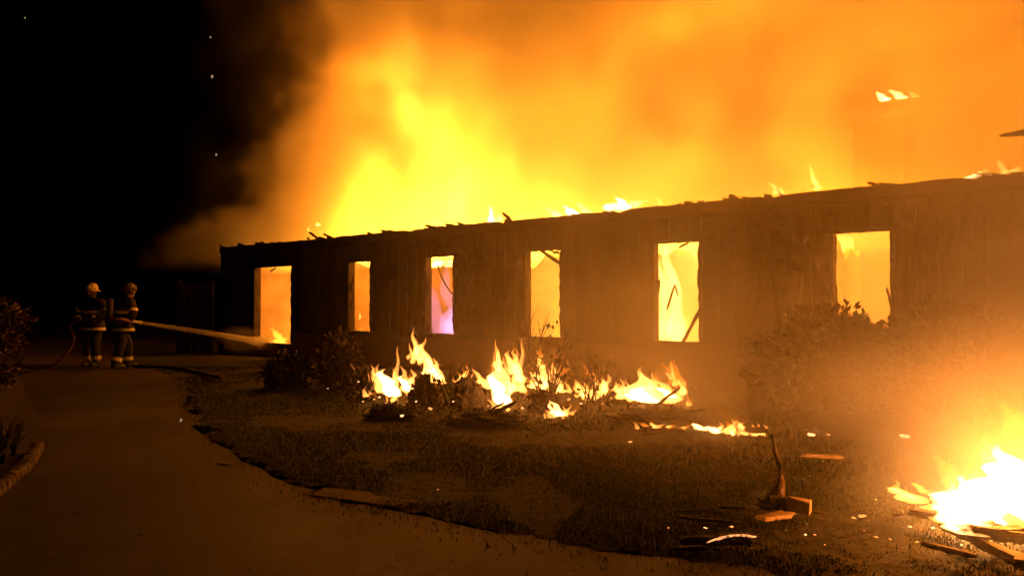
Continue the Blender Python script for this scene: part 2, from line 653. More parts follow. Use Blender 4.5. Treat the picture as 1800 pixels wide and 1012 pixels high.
# window casings: head, sill and jambs, ragged with burning
for i, (a, b, z0, z1) in enumerate(wins):
    wr = empty('window', (a, 0, z0)); wr.parent = H
    w, h = b - a, z1 - z0
    t = .07
    for nm, p, q, sd in (('jamb', (0.01, .035, 0), (0.01, .035, h), 1), ('jamb', (w - .01, .035, 0), (w - .01, .035, h), 2), ('head', (-.05, .04, h), (w + .05, .04, h), 3), ('sill', (-.06, .06, -.01), (w + .06, .06, -.01), 4)):
        L = (Vector(q) - Vector(p)).length
        big = nm == 'sill'
        o = link(nm, rough_bar(nm, L, .1 if not big else .16, t if not big else .045, 700 + i * 10 + sd, 16, 0.5 if i > 1 else .3, 0.0), M['char'], wr)
        place_along(o, p, q)
    rr = random.Random(60 + i)
    for k in range(7):
        side = rr.choice((0, 0, 1, 1, 2))
        L = rr.uniform(.12, .45)
        me = rough_bar('sash_remnant', L, rr.uniform(.025, .06), rr.uniform(.02, .05), 800 + i * 10 + k, 6, .6, .6)
        o = link('sash_remnant', me, M['char'], wr)
        if side == 2:
            o.location = (rr.uniform(.05, w - .3), -.02, h - rr.uniform(.03, .07)); o.rotation_euler = (0, rr.uniform(-.1, .5), rr.uniform(-.1, .1))
        else:
            o.location = (.04 if side == 0 else w - .04, -.02, rr.uniform(.1, h - .3)); o.rotation_euler = (0, -math.pi / 2 + rr.uniform(-.22, .22), 0)

# inside: floor, back wall, partitions
link('floor', box_mesh('floor', (T0, -DEPTH, 0.0), (T1, -.155, 0.28)), M['rooffloor'], H)
parts_x = []
ws = sorted(wins)
for k in range(len(ws) - 1):
    parts_x.append((ws[k][1] + ws[k + 1][0]) / 2)


def ragged_wall(name, length, height, thick, seed, cut=.5):
    rr = random.Random(seed)
    bm = bmesh.new()
    n = max(6, int(length * 3))
    prev = None
    tops = [height - cut * abs(mnoise.noise(Vector((i * .45, seed * 3.1, 0)))) * 1.6 - rr.uniform(0, .1) for i in range(n + 1)]
    cols = []
    for i in range(n + 1):
        xx = length * i / n
        cols.append([bm.verts.new(v) for v in ((xx, -thick / 2, 0), (xx, thick / 2, 0), (xx, thick / 2, tops[i]), (xx, -thick / 2, tops[i]))])
    for c, d in zip(cols, cols[1:]):
        for k in range(4):
            bm.faces.new((c[k], d[k], d[(k + 1) % 4], c[(k + 1) % 4]))
    bm.faces.new(cols[0]); bm.faces.new(cols[-1][::-1])
    bmesh.ops.recalc_face_normals(bm, faces=bm.faces[:])
    return from_bm(name, bm)


o = link('back_wall', ragged_wall('back_wall', T1 - T0, 2.5, .15, 5, .9), M['plaster'], H, (T0, -DEPTH, .28))
for k, xx in enumerate(parts_x):
    link('partition', ragged_wall('partition', DEPTH - .3, 2.35, .1, 30 + k, .8), M['plaster'], H, (xx, -.2, .28), (0, 0, -math.pi / 2))
for nm, xx in (('end_wall', T1 - .08), ('end_wall', T0 + .08)):
    link(nm, ragged_wall(nm, DEPTH - .3, 2.6, .14, 50 + int(xx), .5), M['plaster'], H, (xx, -.2, .28), (0, 0, -math.pi / 2))

# the taller rear part half lost in smoke
CH = on_wall(1553, 215, -4.8)
bm = bmesh.new()
bm_box(bm, (-.46, -.4, 0), (.46, .4, CH.z - .15)); bm_box(bm, (-.52, -.46, CH.z - .148), (.52, .46, CH.z))
link('chimney', from_bm('chimney', bm), M['brick'], H, (CH.x, -4.8, 0))

# ================================================================ FIRE
TONGUES = []


def tongue_mesh(seed):
    rr = random.Random(seed)
    bm = bmesh.new()
    seg, rings_n = 14, 20
    ph1, ph2 = rr.uniform(0, 6.28), rr.uniform(0, 6.28)
    amp = rr.uniform(.18, .42)
    rings = []
    for i in range(rings_n):
        f = i / (rings_n - 1)
        z = f
        rad = (0.35 + 0.65 * math.sin(min(f / .25, 1) * math.pi / 2)) * (1 - f) ** 0.9 + 0.004
        rad *= 1 + .30 * math.sin(f * 9 + ph1) * (1 - .5 * f)
        cx = amp * (math.sin(f * 4.2 + ph1) - math.sin(ph1)) * f ** .7 + .10 * math.sin(f * 13 + ph2) * f
        cyy = amp * math.sin(f * 3.7 + ph2) * f
        ring = []
        for k in range(seg):
            c_, s_ = math.cos(2 * math.pi * k / seg), math.sin(2 * math.pi * k / seg)
            w_ = 1 + .55 * mnoise.noise(Vector((c_ * 1.3 + seed * 3, s_ * 1.3 + seed * 5, f * 5 - seed)))
            ring.append(bm.verts.new((cx + rad * .5 * c_ * w_, cyy + rad * .5 * s_, z + .06 * mnoise.noise(Vector((c_ * 2, s_ * 2, seed * 9 + f * 3))) * (1 - f))))
        rings.append(ring)
    for a, b in zip(rings, rings[1:]):
        for k in range(seg):
            bm.faces.new((a[k], a[(k + 1) % seg], b[(k + 1) % seg], b[k]))
    bm.faces.new(rings[0][::-1]); bm.faces.new(rings[-1])
    return bm


def tongues_for(matkey):
    return [from_bm('flame_tongue', tongue_mesh(s), True) for s in range(1, 9)]


TM = {k: tongues_for(k) for k in ('flame', 'flame_hot', 'flame_red', 'violet_glow')}
for k, lst in TM.items():
    for me in lst:
        me.materials.append(M[k])
frng = random.Random(99)


def fire(name, label, base, tongues, cat='flame', group=None, mat='flame', watts=0.0, lz=0.3, lrad=0.2, depth=0.12, rotz=0.0):
    """base: world point; tongues: (dx, dz, width, height) in metres across the view from that point."""
    e = empty(name, base, rotz)
    tag(e, label, cat, group)
    for k, tg in enumerate(tongues):
        dx, dz, w, h = tg[:4]
        mk = tg[4] if len(tg) > 4 else mat
        me = TM[mk][frng.randrange(8)]
        o = link('flame_tongue', me, None, e)
        o.location = (dx, frng.uniform(-depth, depth), dz)
        o.scale = (w, min(w, .5) * frng.uniform(.7, 1.1), h)
        o.rotation_euler = (frng.uniform(-.12, .12), frng.uniform(-.1, .16), frng.uniform(-.6, .6))
    if watts:
        fire_light('flame_light', e, (0, 0, lz), watts, lrad)
    return e


def px_fire(name, label, gx, gy, items, lick=2, **kw):
    """Fire standing on the ground at photo point (gx, gy); items: (x, y_base, y_top, width) in photo pixels."""
    b = on_ground(gx, gy)
    mpp = b.y / F_PX
    more = []
    for x, yb, yt, w, *rest in items:
        for _ in range(lick):
            h = (yb - yt) * frng.uniform(.35, .85)
            ww = w * frng.uniform(.3, .8)
            base_y = yb - frng.uniform(-.05, .35) * (yb - yt)
            more.append((x + frng.uniform(-.65, .65) * w, base_y, base_y - h, ww, *(rest if frng.random() < .5 else ['flame'] if frng.random() < .75 else ['flame_red'])))
    items = list(items) + more
    return fire(name, label, b, [((x - gx) * mpp, (gy - yb) * mpp, w * mpp, (yb - yt) * mpp, *rest) for x, yb, yt, w, *rest in items], **kw)


px_fire('shrub_fire', 'bright low fire with one thin spire at the left end of the burning shrub row', 690, 708,
        [(690, 696, 645, 44, 'flame_hot'), (692, 690, 606, 15), (668, 690, 642, 22), (716, 690, 648, 26), (655, 672, 640, 9), (690, 712, 680, 14), (728, 686, 660, 16), (646, 696, 682, 14)], watts=31.5)
px_fire('shrub_fire', 'tall leaning flame licking up below the violet window', 748, 694,
        [(752, 664, 605, 34), (738, 640, 574, 16), (766, 672, 628, 28), (724, 640, 612, 12), (732, 630, 590, 18), (778, 676, 650, 16)], watts=27, lz=.4)
px_fire('shrub_fire', 'tallest double peaked white flame in the middle of the burning shrub row', 886, 722,
        [(884, 712, 652, 46, 'flame_hot'), (871, 690, 598, 20), (905, 680, 592, 19), (890, 690, 630, 42), (886, 720, 690, 28), (857, 684, 650, 26), (918, 690, 646, 24), (900, 660, 615, 24), (878, 655, 612, 16)], watts=58.5, lz=.45)
px_fire('shrub_fire', 'yellow flame behind the bare twigs under the fourth window', 962, 708,
        [(962, 684, 622, 34), (948, 688, 648, 30), (980, 686, 634, 26), (966, 690, 660, 50), (940, 684, 664, 20), (955, 650, 608, 22, 'flame_red'), (985, 660, 620, 22, 'flame_red')], watts=31.5)
px_fire('grass_fire', 'small pointed white flame on the grass in front of the shrub row', 984, 734,
        [(984, 735, 704, 24, 'flame_hot'), (972, 735, 716, 16), (996, 734, 712, 16), (964, 735, 722, 10)], watts=6.3, lz=.12)
px_fire('shrub_fire', 'broken yellow flames among twigs right of the tall double flame', 1040, 716,
        [(1026, 700, 664, 20), (1040, 702, 668, 28), (1056, 698, 652, 24), (1066, 690, 662, 18), (1018, 690, 668, 12), (1046, 680, 648, 18), (1000, 690, 668, 12), (1034, 660, 640, 18, 'flame_red')], watts=20.25)
px_fire('shrub_fire', 'wide yellow flame at the right end of the burning shrub row', 1150, 728,
        [(1108, 702, 658, 36), (1128, 704, 650, 40), (1152, 706, 660, 40), (1178, 708, 664, 38), (1198, 698, 668, 22), (1134, 690, 644, 22), (1160, 700, 650, 22, 'flame_red'), (1188, 680, 636, 34, 'flame_red'), (1196, 672, 630, 22, 'flame_red'), (1096, 690, 664, 16), (1211, 716, 694, 9), (1140, 706, 676, 60, 'flame_hot')], watts=54, lz=.3)
px_fire('shrub_fire', 'small flame between the two dark heaps in the shrub row', 815, 712,
        [(814, 672, 640, 16), (822, 676, 654, 14), (804, 674, 656, 10)], watts=6.3, lz=.15)

# the white-hot pile at the lower right
px_fire('bonfire', 'dazzling white fire on the burning timber heap at the lower edge', 1790, 940,
        [(1700, 925, 848, 90, 'flame_hot'), (1745, 935, 838, 110, 'flame_hot'), (1800, 940, 828, 130, 'flame_hot'), (1850, 945, 815, 140, 'flame_hot'), (1770, 945, 866, 190, 'flame_hot'), (1690, 905, 846, 60, 'flame_hot'), (1720, 900, 838, 70, 'flame_hot'),
         (1900, 945, 800, 150, 'flame_hot'), (1640, 900, 872, 60), (1612, 888, 862, 24), (1660, 915, 884, 60), (1690, 940, 890, 70, 'flame_hot'), (1830, 948, 860, 200, 'flame_hot'), (1655, 880, 858, 30), (1605, 880, 866, 16), (1740, 900, 822, 80, 'flame_hot'), (1780, 900, 815, 90, 'flame_hot'), (1830, 900, 800, 110, 'flame_hot'), (1880, 930, 780, 120, 'flame_hot'), (1705, 935, 880, 100, 'flame_hot'), (1750, 925, 860, 150, 'flame_hot'), (1745, 870, 760, 90, 'flame_red'), (1790, 870, 730, 130, 'flame_red'), (1840, 870, 700, 150, 'flame_red'), (1700, 870, 800, 70, 'flame_red')],  # the tall red tongues imitate the glowing haze over the pile
        lick=1,
        cat='fire', watts=360, lz=.35, lrad=.3, depth=.3)

# ---- flames and embers along the eave
eave = [('pointed white flame on the eave right of the violet window', 865, 392, [(0, 0, .22, .38, 'flame_hot'), (.16, .02, .2, .2), (-.12, -.05, .12, .2)]),
        ('long low white flame on the eave above the fourth window', 1008, 380, [(-.35, 0, .4, .2), (0, 0, .5, .2, 'flame_hot'), (.3, .03, .35, .2)]),
        ('widest white flame on the eave left of the fifth window', 1090, 370, [(-.25, 0, .3, .24, 'flame_hot'), (.05, .02, .42, .26, 'flame_hot'), (.32, .02, .3, .2), (-.05, 0, .5, .16)]),
        ('tiny yellow flame on the eave above the fifth window', 1161, 360, [(0, 0, .12, .16)]),
        ('small yellow flame on the eave left of the slender one', 1367, 342, [(0, 0, .14, .22), (.06, 0, .1, .14)]),
        ('slender curling yellow flame on the eave above the bare wall', 1434, 336, [(.03, 0, .16, .26), (-.03, .1, .1, .36)]),
        ('broken row of yellow flames on the eave at the picture edge', 1730, 318, [(-.22, 0, .2, .14, 'flame_hot'), (-.12, .02, .2, .16, 'flame_hot'), (.05, .06, .14, .1), (.24, .06, .16, .2), (.3, .05, .2, .12)]),
        ('little flame on the eave at the far left of the roof', 640, 420, [(0, 0, .16, .12), (-.12, -.03, .1, .08)]),
        ('pair of small flames above the eave over the first window', 548, 408, [(-.1, 0, .1, .16), (.22, .14, .16, .12)]),
        ('low flame on the eave over the violet window', 826, 404, [(0, -.05, .25, .1), (-.6, -.06, .09, .11)])]
for lab, px, py, tg in eave:
    p = on_wall(px, py, 0.1)
    fire('eave_flame', lab, house(p.x, .1, p.z), tg, group='flames along the eave', watts=0, depth=.05, rotz=WALL_ANGLE + math.pi)

# burning roof beam over the rear
p = on_wall(1548, 184, -4.8); q = on_wall(1900, 150, -4.8)
beam = link('ridge_beam', rough_bar('ridge_beam', (q - p).length, .08, .12, 77, 10, .4), M['char'], H)
place_along(beam, p, q)
fire('beam_flame', 'flame at the tip of the ridge beam high above the house', house(p.x - .1, -4.8, p.z + .05), [(-.02, 0, .3, .22, 'flame_hot'), (.3, .04, .35, .22, 'flame_hot'), (.6, .08, .25, .14)], depth=.05)
p = on_wall(1722, 142, -4.8)
fire('beam_flame', 'small spark of flame high over the ridge beam', house(p.x, -4.8, p.z - .08), [(0, 0, .14, .12)], depth=.02)

# ---- fire inside the rooms
def mat_room(name, color, strength):
    s = Nodes(name)
    em = s.n('ShaderNodeEmission')
    em.inputs['Color'].default_value = (*color, 1)
    em.inputs['Strength'].default_value = strength
    s.link(em.outputs[0], s.out.inputs['Volume'])
    return s.m


room_edges = [T0 + .2] + parts_x + [T1 - .2]        # from the right end to the left end
room_spec = [('sixth window', (1.0, .36, .035), .34, 1.0, 260), ('fifth window', (1.0, .52, .07), .75, 1.2, 420), ('fourth window', (1.0, .46, .05), .55, 1.0, 320),
             ('third window', (1.0, .30, .03), .13, 1.0, 90), ('second window', (1.0, .28, .02), .22, 1.4, 90), ('first window', (1.0, .27, .02), .22, 1.9, 110)]
for k, (nm, colr, st, lb, watts) in enumerate(room_spec):
    x0, x1 = room_edges[k] + .12, room_edges[k + 1] - .12
    x0 = max(x0, -2.5)
    bm = bmesh.new()
    bm_box(bm, (0, 0, 0), (x1 - x0, DEPTH - .6, 2.5))
    rf = link('room_fire', from_bm('room_fire', bm), mat_room('room_fire_gas', colr, st), None, house(x0, -DEPTH + .3, .3), (0, 0, WALL_ANGLE))
    tag(rf, 'orange fire filling the room behind the ' + nm, 'fire', 'fires inside the rooms', kind='stuff')
    fire_light('room_fire_light', rf, ((x1 - x0) / 2, DEPTH - 2.6, 1.3), watts, .35)


def room_flame(lab, px, py, back, tg, mat='flame', watts=0):
    p = on_wall(px, py, -back)
    return fire('room_flame', lab, house(p.x, -back, p.z), tg, mat=mat, watts=watts, depth=.1, rotz=WALL_ANGLE + math.pi)


room_flame('tall white flame inside the fifth window', 1185, 600, 1.0, [(0, -.1, .55, 2.0), (-.25, 0, .4, 1.7), (.3, -.1, .4, 1.3, 'flame_red'), (-.1, .5, .4, 1.4, 'flame_red')])
room_flame('small upright flame inside the second window', 634, 578, 1.2, [(0, .25, .1, .5), (-.2, 0, .2, .35, 'flame_red'), (-.05, -.05, .3, .3, 'flame_red')])
room_flame('low yellow flame inside the sill of the first window', 496, 604, .8, [(-.1, -.1, .8, .55, 'flame_red'), (.2, -.1, .6, .5, 'flame_red'), (-.4, -.1, .5, .35, 'flame_red')])
room_flame('violet pink glow inside the third window', 786, 592, .7, [(.1, -.1, .9, 1.75, 'violet_glow'), (-.1, -.1, .7, 1.9, 'violet_glow'), (.2, -.1, .8, 1.4, 'violet_glow'), (.25, .1, .6, 1.6, 'violet_glow')])  # tongues invented to give this opening its violet glow
room_flame('white band of flame under the head of the third window', 775, 462, .35, [(-.25, -.1, .35, .22, 'flame'), (0, -.1, .4, .24, 'flame'), (.25, -.1, .35, .2, 'flame')])

# ---- glowing gas and smoke as density grids, in the house's own axes
def gas(name, lo, hi, voxel, field, material):
    s = Nodes.fields(name)
    vc = s.n('GeometryNodeVolumeCube')
    vc.inputs['Min'].default_value = lo
    vc.inputs['Max'].default_value = hi
    for ax, a, b in zip('XYZ', lo, hi):
        vc.inputs['Resolution ' + ax].default_value = max(4, int((b - a) / voxel))
    s.link(field(s), vc.inputs['Density'])
    sm = s.n('GeometryNodeSetMaterial')
    sm.inputs['Material'].default_value = material
    s.link(vc.outputs[0], sm.inputs[0])
    s.link(sm.outputs[0], s.out.inputs[0])
    bm = bmesh.new()
    bm_box(bm, lo, hi)
    o = link(name, from_bm(name, bm), material, None, WALL_O, (0, 0, WALL_ANGLE))
    md = o.modifiers.new('gas', 'NODES')
    md.node_group = s.t
    return o


def mat_gas_fire(name, color, strength):
    s = Nodes(name)
    em = s.n('ShaderNodeEmission')
    em.inputs['Color'].default_value = (*color, 1)
    at = s.n('ShaderNodeAttribute', attribute_name='density')
    s.link(s.math('MULTIPLY', at.outputs['Fac'], strength), em.inputs['Strength'])
    s.link(em.outputs[0], s.out.inputs['Volume'])
    return s.m


def mat_smoke(name, density, color=(.74, .71, .68), aniso=.15):
    s = Nodes(name)
    v = s.n('ShaderNodeVolumeScatter')
    v.inputs['Color'].default_value = (*color, 1)
    v.inputs['Anisotropy'].default_value = aniso
    at = s.n('ShaderNodeAttribute', attribute_name='density')
    s.link(s.math('MULTIPLY', at.outputs['Fac'], density), v.inputs['Density'])
    s.link(v.outputs[0], s.out.inputs['Volume'])
    return s.m


def blaze_field(s):
    co = s.coord()
    x, y, z = s.xyz(co)
    n = s.noise(s.mapping(co, loc=(8.3, 5, 1), scale=(1, 1, .6)), .5, 3.0, .55, 1.0)
    n2 = s.noise(s.mapping(co, loc=(8.3, 1, 2), scale=(1, 1, .9)), .8, 4.0, .6, 1.2)

    def gauss(c, w, a):
        d = s.math('DIVIDE', s.math('SUBTRACT', x, c), w)
        return s.math('MULTIPLY', s.math('EXPONENT', s.math('MULTIPLY', s.math('MULTIPLY', d, d), -1.0)), a)
    hgt = s.math('ADD', s.math('ADD', gauss(13.7, 2.4, 3.0), gauss(8.7, 1.6, 1.5)), s.math('ADD', gauss(12.0, 5.0, .8), .1))
    hgt = s.math('MULTIPLY', hgt, s.lin(n, .3, .7, .3, 1.7))
    f = s.step(s.math('SUBTRACT', hgt, s.math('SUBTRACT', z, 2.7)), -0.6, 2.2)
    f = s.math('MULTIPLY', f, s.lin(n2, .36, .66, .05, 2.0))
    fy = s.math('MULTIPLY', s.step(y, -.5, -1.6), s.step(y, -6.6, -5.0))
    return s.math('MULTIPLY', f, fy)


blaze = gas('roof_fire', (1.0, -6.7, 2.5), (21.0, -.4, 9.5), .2, blaze_field, mat_gas_fire('roof_fire_gas', (1.0, .34, .025), 1.7))
tag(blaze, 'great yellow blaze rising out of the burnt roof', 'fire', kind='stuff')
r = random.Random(31)
for row, (zz, w0) in enumerate(((3.3, 760), (5.1, 450), (7.4, 360))):
    for k in range(10):
        xx = -5.6 + k * 2.35 + row * .8
        gain = 1.0 + (.12 if xx < 9 else 0.0) + (.7, .25, -.1)[row] * math.exp(-((xx - 14.5) / 3.0) ** 2)
        fire_light('roof_smoke_fill', blaze, (xx + r.uniform(-.4, .4), -3.4 + r.uniform(-1.2, 1.0), zz + r.uniform(-.4, .4)), w0 * gain, .9)  # rows of lamps added through the plume to brighten its smoke
fire_light('roof_smoke_fill', blaze, (19.5, -4.0, 4.4), 420, .5)  # extra lamps added to lift the left side of the smoke
fire_light('roof_smoke_fill', blaze, (22.3, -4.6, 4.3), 200, .4)
fire_light('roof_smoke_fill', blaze, (18.0, -4.0, 9.0), 420, .6)


def plume_field(s):
    co = s.coord()
    x, y, z = s.xyz(co)
    n = s.noise(s.mapping(co, loc=(1.7, 4, 2.2)), .38, 3.0, .55, .5)
    nb = s.noise(s.mapping(co, loc=(9, 2, 5), scale=(1, 1, .8)), .55, 4, .6, .8)
    te = s.math('MAXIMUM', s.math('SUBTRACT', 20.4, s.math('MULTIPLY', s.math('SUBTRACT', z, 3.4), 1.2)), 14.2)
    te = s.math('ADD', s.math('ADD', te, s.math('MULTIPLY', s.math('MAXIMUM', y, -4.6), -1.6)), s.step(z, 4.6, 3.4, 0, 5.0))
    te = s.math('ADD', te, s.step(z, 8.5, 11.5, 0, 2.2))
    nf = s.noise(s.mapping(co, loc=(5, 1, 8)), .8, 4.0, .55, .6)
    vor = s.n('ShaderNodeTexVoronoi', feature='SMOOTH_F1')
    wob = s.n('ShaderNodeVectorMath', operation='MULTIPLY_ADD')
    s.link(s.noise(s.mapping(co, loc=(2, 7, 1)), .5, 3, .5, 0, 'Color'), wob.inputs[0]); wob.inputs[1].default_value = (1.6, 1.6, 1.6); s.link(co, wob.inputs[2])
    s.link(wob.outputs[0], vor.inputs['Vector'])
    vor.inputs['Scale'].default_value = .42
    vor.inputs['Smoothness'].default_value = .35
    puff = s.lin(vor.outputs['Distance'], .15, .75, 1.0, 0.0)
    e = s.math('ADD', s.math('ADD', s.math('SUBTRACT', te, x), s.lin(n, .25, .75, -2.6, 2.6)), s.math('ADD', s.lin(nf, .25, .75, -1.4, 1.4), s.math('MULTIPLY', s.math('SUBTRACT', puff, .5), 3.4)))
    d = s.math('ADD', s.step(e, 0.0, 1.3), s.math('MULTIPLY', s.step(e, -7.0, 0.5), s.step(z, 4.0, 8.0, .02, .07)))
    d = s.math('MULTIPLY', d, s.step(z, 2.75, 3.4))
    d = s.math('MULTIPLY', d, s.math('MULTIPLY', s.step(s.math('ADD', y, s.lin(n, .25, .75, -.9, .5)), -.1, -1.3), s.step(y, -8.2, -6.2)))
    return s.math('MULTIPLY', d, s.math('MULTIPLY', s.lin(nb, .36, .66, .2, 1.6), s.lin(puff, 0.0, 1.0, .12, 1.7)))


plume = gas('smoke_plume', (-9, -8.2, 2.7), (36, .3, 14.5), .3, plume_field, mat_smoke('smoke_plume', .62))
tag(plume, 'dense orange lit smoke billowing up from the whole roof', 'smoke', kind='stuff')


def bank_field(s):
    co = s.coord()
    x, y, z = s.xyz(co)
    n = s.noise(s.mapping(co, loc=(2.1, 5.3, 1.4), scale=(1, .7, 1)), .55, 4, .55, .6)
    w = s.math('ADD', x, y)
    g = s.math('MULTIPLY', s.step(w, 13.5, 4.0), s.lin(x, 5.0, 0.5, .7, 1.7))
    hx = s.math('DIVIDE', s.math('SUBTRACT', x, 1.1), 1.1)
    hz = s.math('DIVIDE', s.math('SUBTRACT', z, 2.0), .75)
    gap = s.math('EXPONENT', s.math('MULTIPLY', s.math('ADD', s.math('MULTIPLY', hx, hx), s.math('MULTIPLY', hz, hz)), -1.0))
    d = s.math('MULTIPLY', g, s.lin(n, .38, .64, .08, 1.5))
    d = s.math('MULTIPLY', d, s.math('SUBTRACT', 1.0, s.math('MULTIPLY', gap, .75)))
    return s.math('MULTIPLY', d, s.math('MULTIPLY', s.step(y, 8.6, 5.4), s.step(z, 4.6, 3.4)))


bank = gas('smoke_bank', (-8, .26, .06), (12, 9.6, 4.7), .2, bank_field, mat_smoke('smoke_bank', .19, aniso=.2))
tag(bank, 'thin orange lit smoke drifting over the lawn before the house', 'smoke', kind='stuff')


# ================================================================ SHRUBS, HEAPS, HEDGES
def leaf_cloud(bm, centre, radii, n, size, rr, shell=0.55, floor=0.02, lump=0.35, seed=0):
    c = Vector(centre)
    done = 0
    while done < n:
        d = Vector((rr.gauss(0, 1), rr.gauss(0, 1), rr.gauss(0, 1))).normalized()
        k = (1 - shell * rr.random() ** 1.6) * (1 + lump * mnoise.noise(d * 2.3 + Vector((seed, 0, 0))) + lump * .6 * mnoise.noise(d * 6 + Vector((0, seed, 0))))
        p = c + Vector((d.x * radii[0], d.y * radii[1], d.z * radii[2])) * k
        if p.z < floor:
            done += 1
            continue
        u = (d + Vector((rr.uniform(-1, 1), rr.uniform(-1, 1), rr.uniform(-.3, 1)))).normalized()
        v = u.cross(Vector((rr.uniform(-1, 1), rr.uniform(-1, 1), rr.uniform(-1, 1)))).normalized()
        L, w = size * rr.uniform(.6, 1.4), size * rr.uniform(.25, .45)
        vs = [bm.verts.new(q) for q in (p, p + u * L * .5 + v * w, p + u * L, p + u * L * .5 - v * w)]
        bm.faces.new(vs)
        done += 1


def branches_bm(rr, n, height, spread, r0, sub=3, centre=(0, 0)):
    bm = bmesh.new()
    for k in range(n):
        a = rr.uniform(0, 6.283)
        lean = rr.uniform(.1, 1) * spread
        p = Vector((centre[0] + rr.uniform(-.1, .1), centre[1] + rr.uniform(-.1, .1), 0))
        h = height * rr.uniform(.55, 1.05)
        pts = []
        for i in range(6):
            f = i / 5
            pts.append(p + Vector((math.cos(a) * lean * f ** 1.2 + rr.uniform(-.03, .03) * f, math.sin(a) * lean * f ** 1.2 + rr.uniform(-.03, .03) * f, h * f)))
        bm_tube(bm, pts, [r0 * (1 - .85 * i / 5) for i in range(6)], 5)
        for _ in range(sub):
            i = rr.randrange(2, 5)
            b = rr.uniform(0, 6.283)
            q = pts[i]
            L = h * rr.uniform(.15, .4)
            e = [q, q + Vector((math.cos(b) * L * .3, math.sin(b) * L * .3, L * .5)), q + Vector((math.cos(b) * L * .55, math.sin(b) * L * .55, L))]
            bm_tube(bm, e, [r0 * .45, r0 * .3, r0 * .1], 4)
    return bm


def charred_shrub(label, px, py, height, spread, n, leaves, seed, leafmat='leaf_dry', lr=None):
    rr = random.Random(seed)
    e = empty('charred_shrub', on_ground(px, py))
    tag(e, label, 'shrub', 'scorched shrubs along the house front')
    link('stems', from_bm('stems', branches_bm(rr, n, height, spread, .013, 5)), M['char'], e)
    if leaves:
        bm = bmesh.new()
        lr = lr or (spread * .8, spread * .6, height * .5)
        leaf_cloud(bm, (0, 0, lr[2] * .75), lr, leaves, .085, rr, seed=seed)
        link('foliage', from_bm('foliage', bm), M[leafmat], e)
    return e


charred_shrub('bare charred twigs rising in front of the fourth window', 962, 712, 1.15, .45, 15, 120, 1)
charred_shrub('bare twiggy shrub between the double flame and the third window', 925, 706, 1.1, .4, 9, 90, 2)
charred_shrub('thin burnt shrub behind the flames under the wall between fourth and fifth windows', 1040, 720, .75, .5, 12, 90, 3)
charred_shrub('small burnt bush right of the leaning flame', 795, 712, .6, .35, 10, 120, 4)
charred_shrub('dark leafy bush standing beneath the second window', 596, 684, 1.0, .4, 14, 1700, 5, 'leaf_dry', (.36, .36, .50))
charred_shrub('low dark bush under the corner of the first window', 505, 682, .6, .35, 10, 1300, 6, 'leaf_dry', (.36, .36, .32))
charred_shrub('scorched bush at the left end of the burning row', 636, 706, .55, .3, 12, 200, 7)
charred_shrub('burnt shrub at the right end of the burning row', 1150, 712, .5, .6, 16, 260, 8, 'leaf_dry', (.6, .25, .16))


def heap(label, px, py, w, h, seed, lumps=14, planks=5, material='char'):
    rr = random.Random(seed)
    e = empty('debris_heap', on_ground(px, py))
    tag(e, label, 'debris heap', 'charred heaps in the shrub row')
    bm = bmesh.new()
    bmesh.ops.create_icosphere(bm, subdivisions=4, radius=1)
    for v in bm.verts:
        d = v.co.normalized()
        k = 1 + .35 * mnoise.noise(d * 2.2 + Vector((seed, 0, 0))) + .22 * mnoise.noise(d * 6 + Vector((0, seed, 0))) + .1 * mnoise.noise(d * 15)
        v.co = Vector((d.x * w / 2 * k, d.y * w * .4 * k, max(d.z, -.1) * h * k))
    link('ash_mound', from_bm('ash_mound', bm), M[material], e)
    for k in range(planks):
        L = rr.uniform(.25, .5) * w
        o = link('plank', rough_bar('plank', L, rr.uniform(.03, .07), rr.uniform(.02, .05), seed * 50 + k, 6, .5, .5), M['charwood'], e)
        o.location = (rr.uniform(-.5, .2) * w, rr.uniform(-.3, .1) * w, h * rr.uniform(.3, .8))
        o.rotation_euler = (rr.uniform(-.4, .4), rr.uniform(-.7, .5), rr.uniform(-.7, .7))
    bm = bmesh.new()
    leaf_cloud(bm, (0, 0, h * .35), (w * .5, w * .4, h * .7), 260, .05, rr, .3, .0, .3, seed)
    link('foliage', from_bm('foliage', bm), M['leaf_dry'], e)
    return e


heap('pointed black heap left of the small flame', 744, 712, .36, .38, 1)
heap('rounded black heap right of the small flame', 822, 716, .44, .36, 2)
heap('low black heap in front of the double peaked flame', 952, 724, .5, .26, 3)
heap('long black heap under the wide yellow flame', 1150, 738, 1.0, .16, 4)
heap('flat black heap at the foot of the leftmost shrub fire', 690, 736, .6, .15, 5)
heap('low scorched heap on the lawn below the leaning flame', 850, 744, .9, .14, 6)

# hedge bushes by the right-hand windows
def bush(label, at, radii, n, size, seed, mat='leaf', group='leafy bushes by the house'):
    rr = random.Random(seed)
    e = empty('leafy_bush', at)
    tag(e, label, 'bush', group)
    link('stems', from_bm('stems', branches_bm(rr, 16, radii[2] * 1.6, radii[0] * .8, .02)), M['bark'], e)
    bm = bmesh.new()
    leaf_cloud(bm, (0, 0, radii[2] * .82), radii, n, size, rr, .45, .02, .3, seed)
    link('foliage', from_bm('foliage', bm), M[mat], e)
    return e


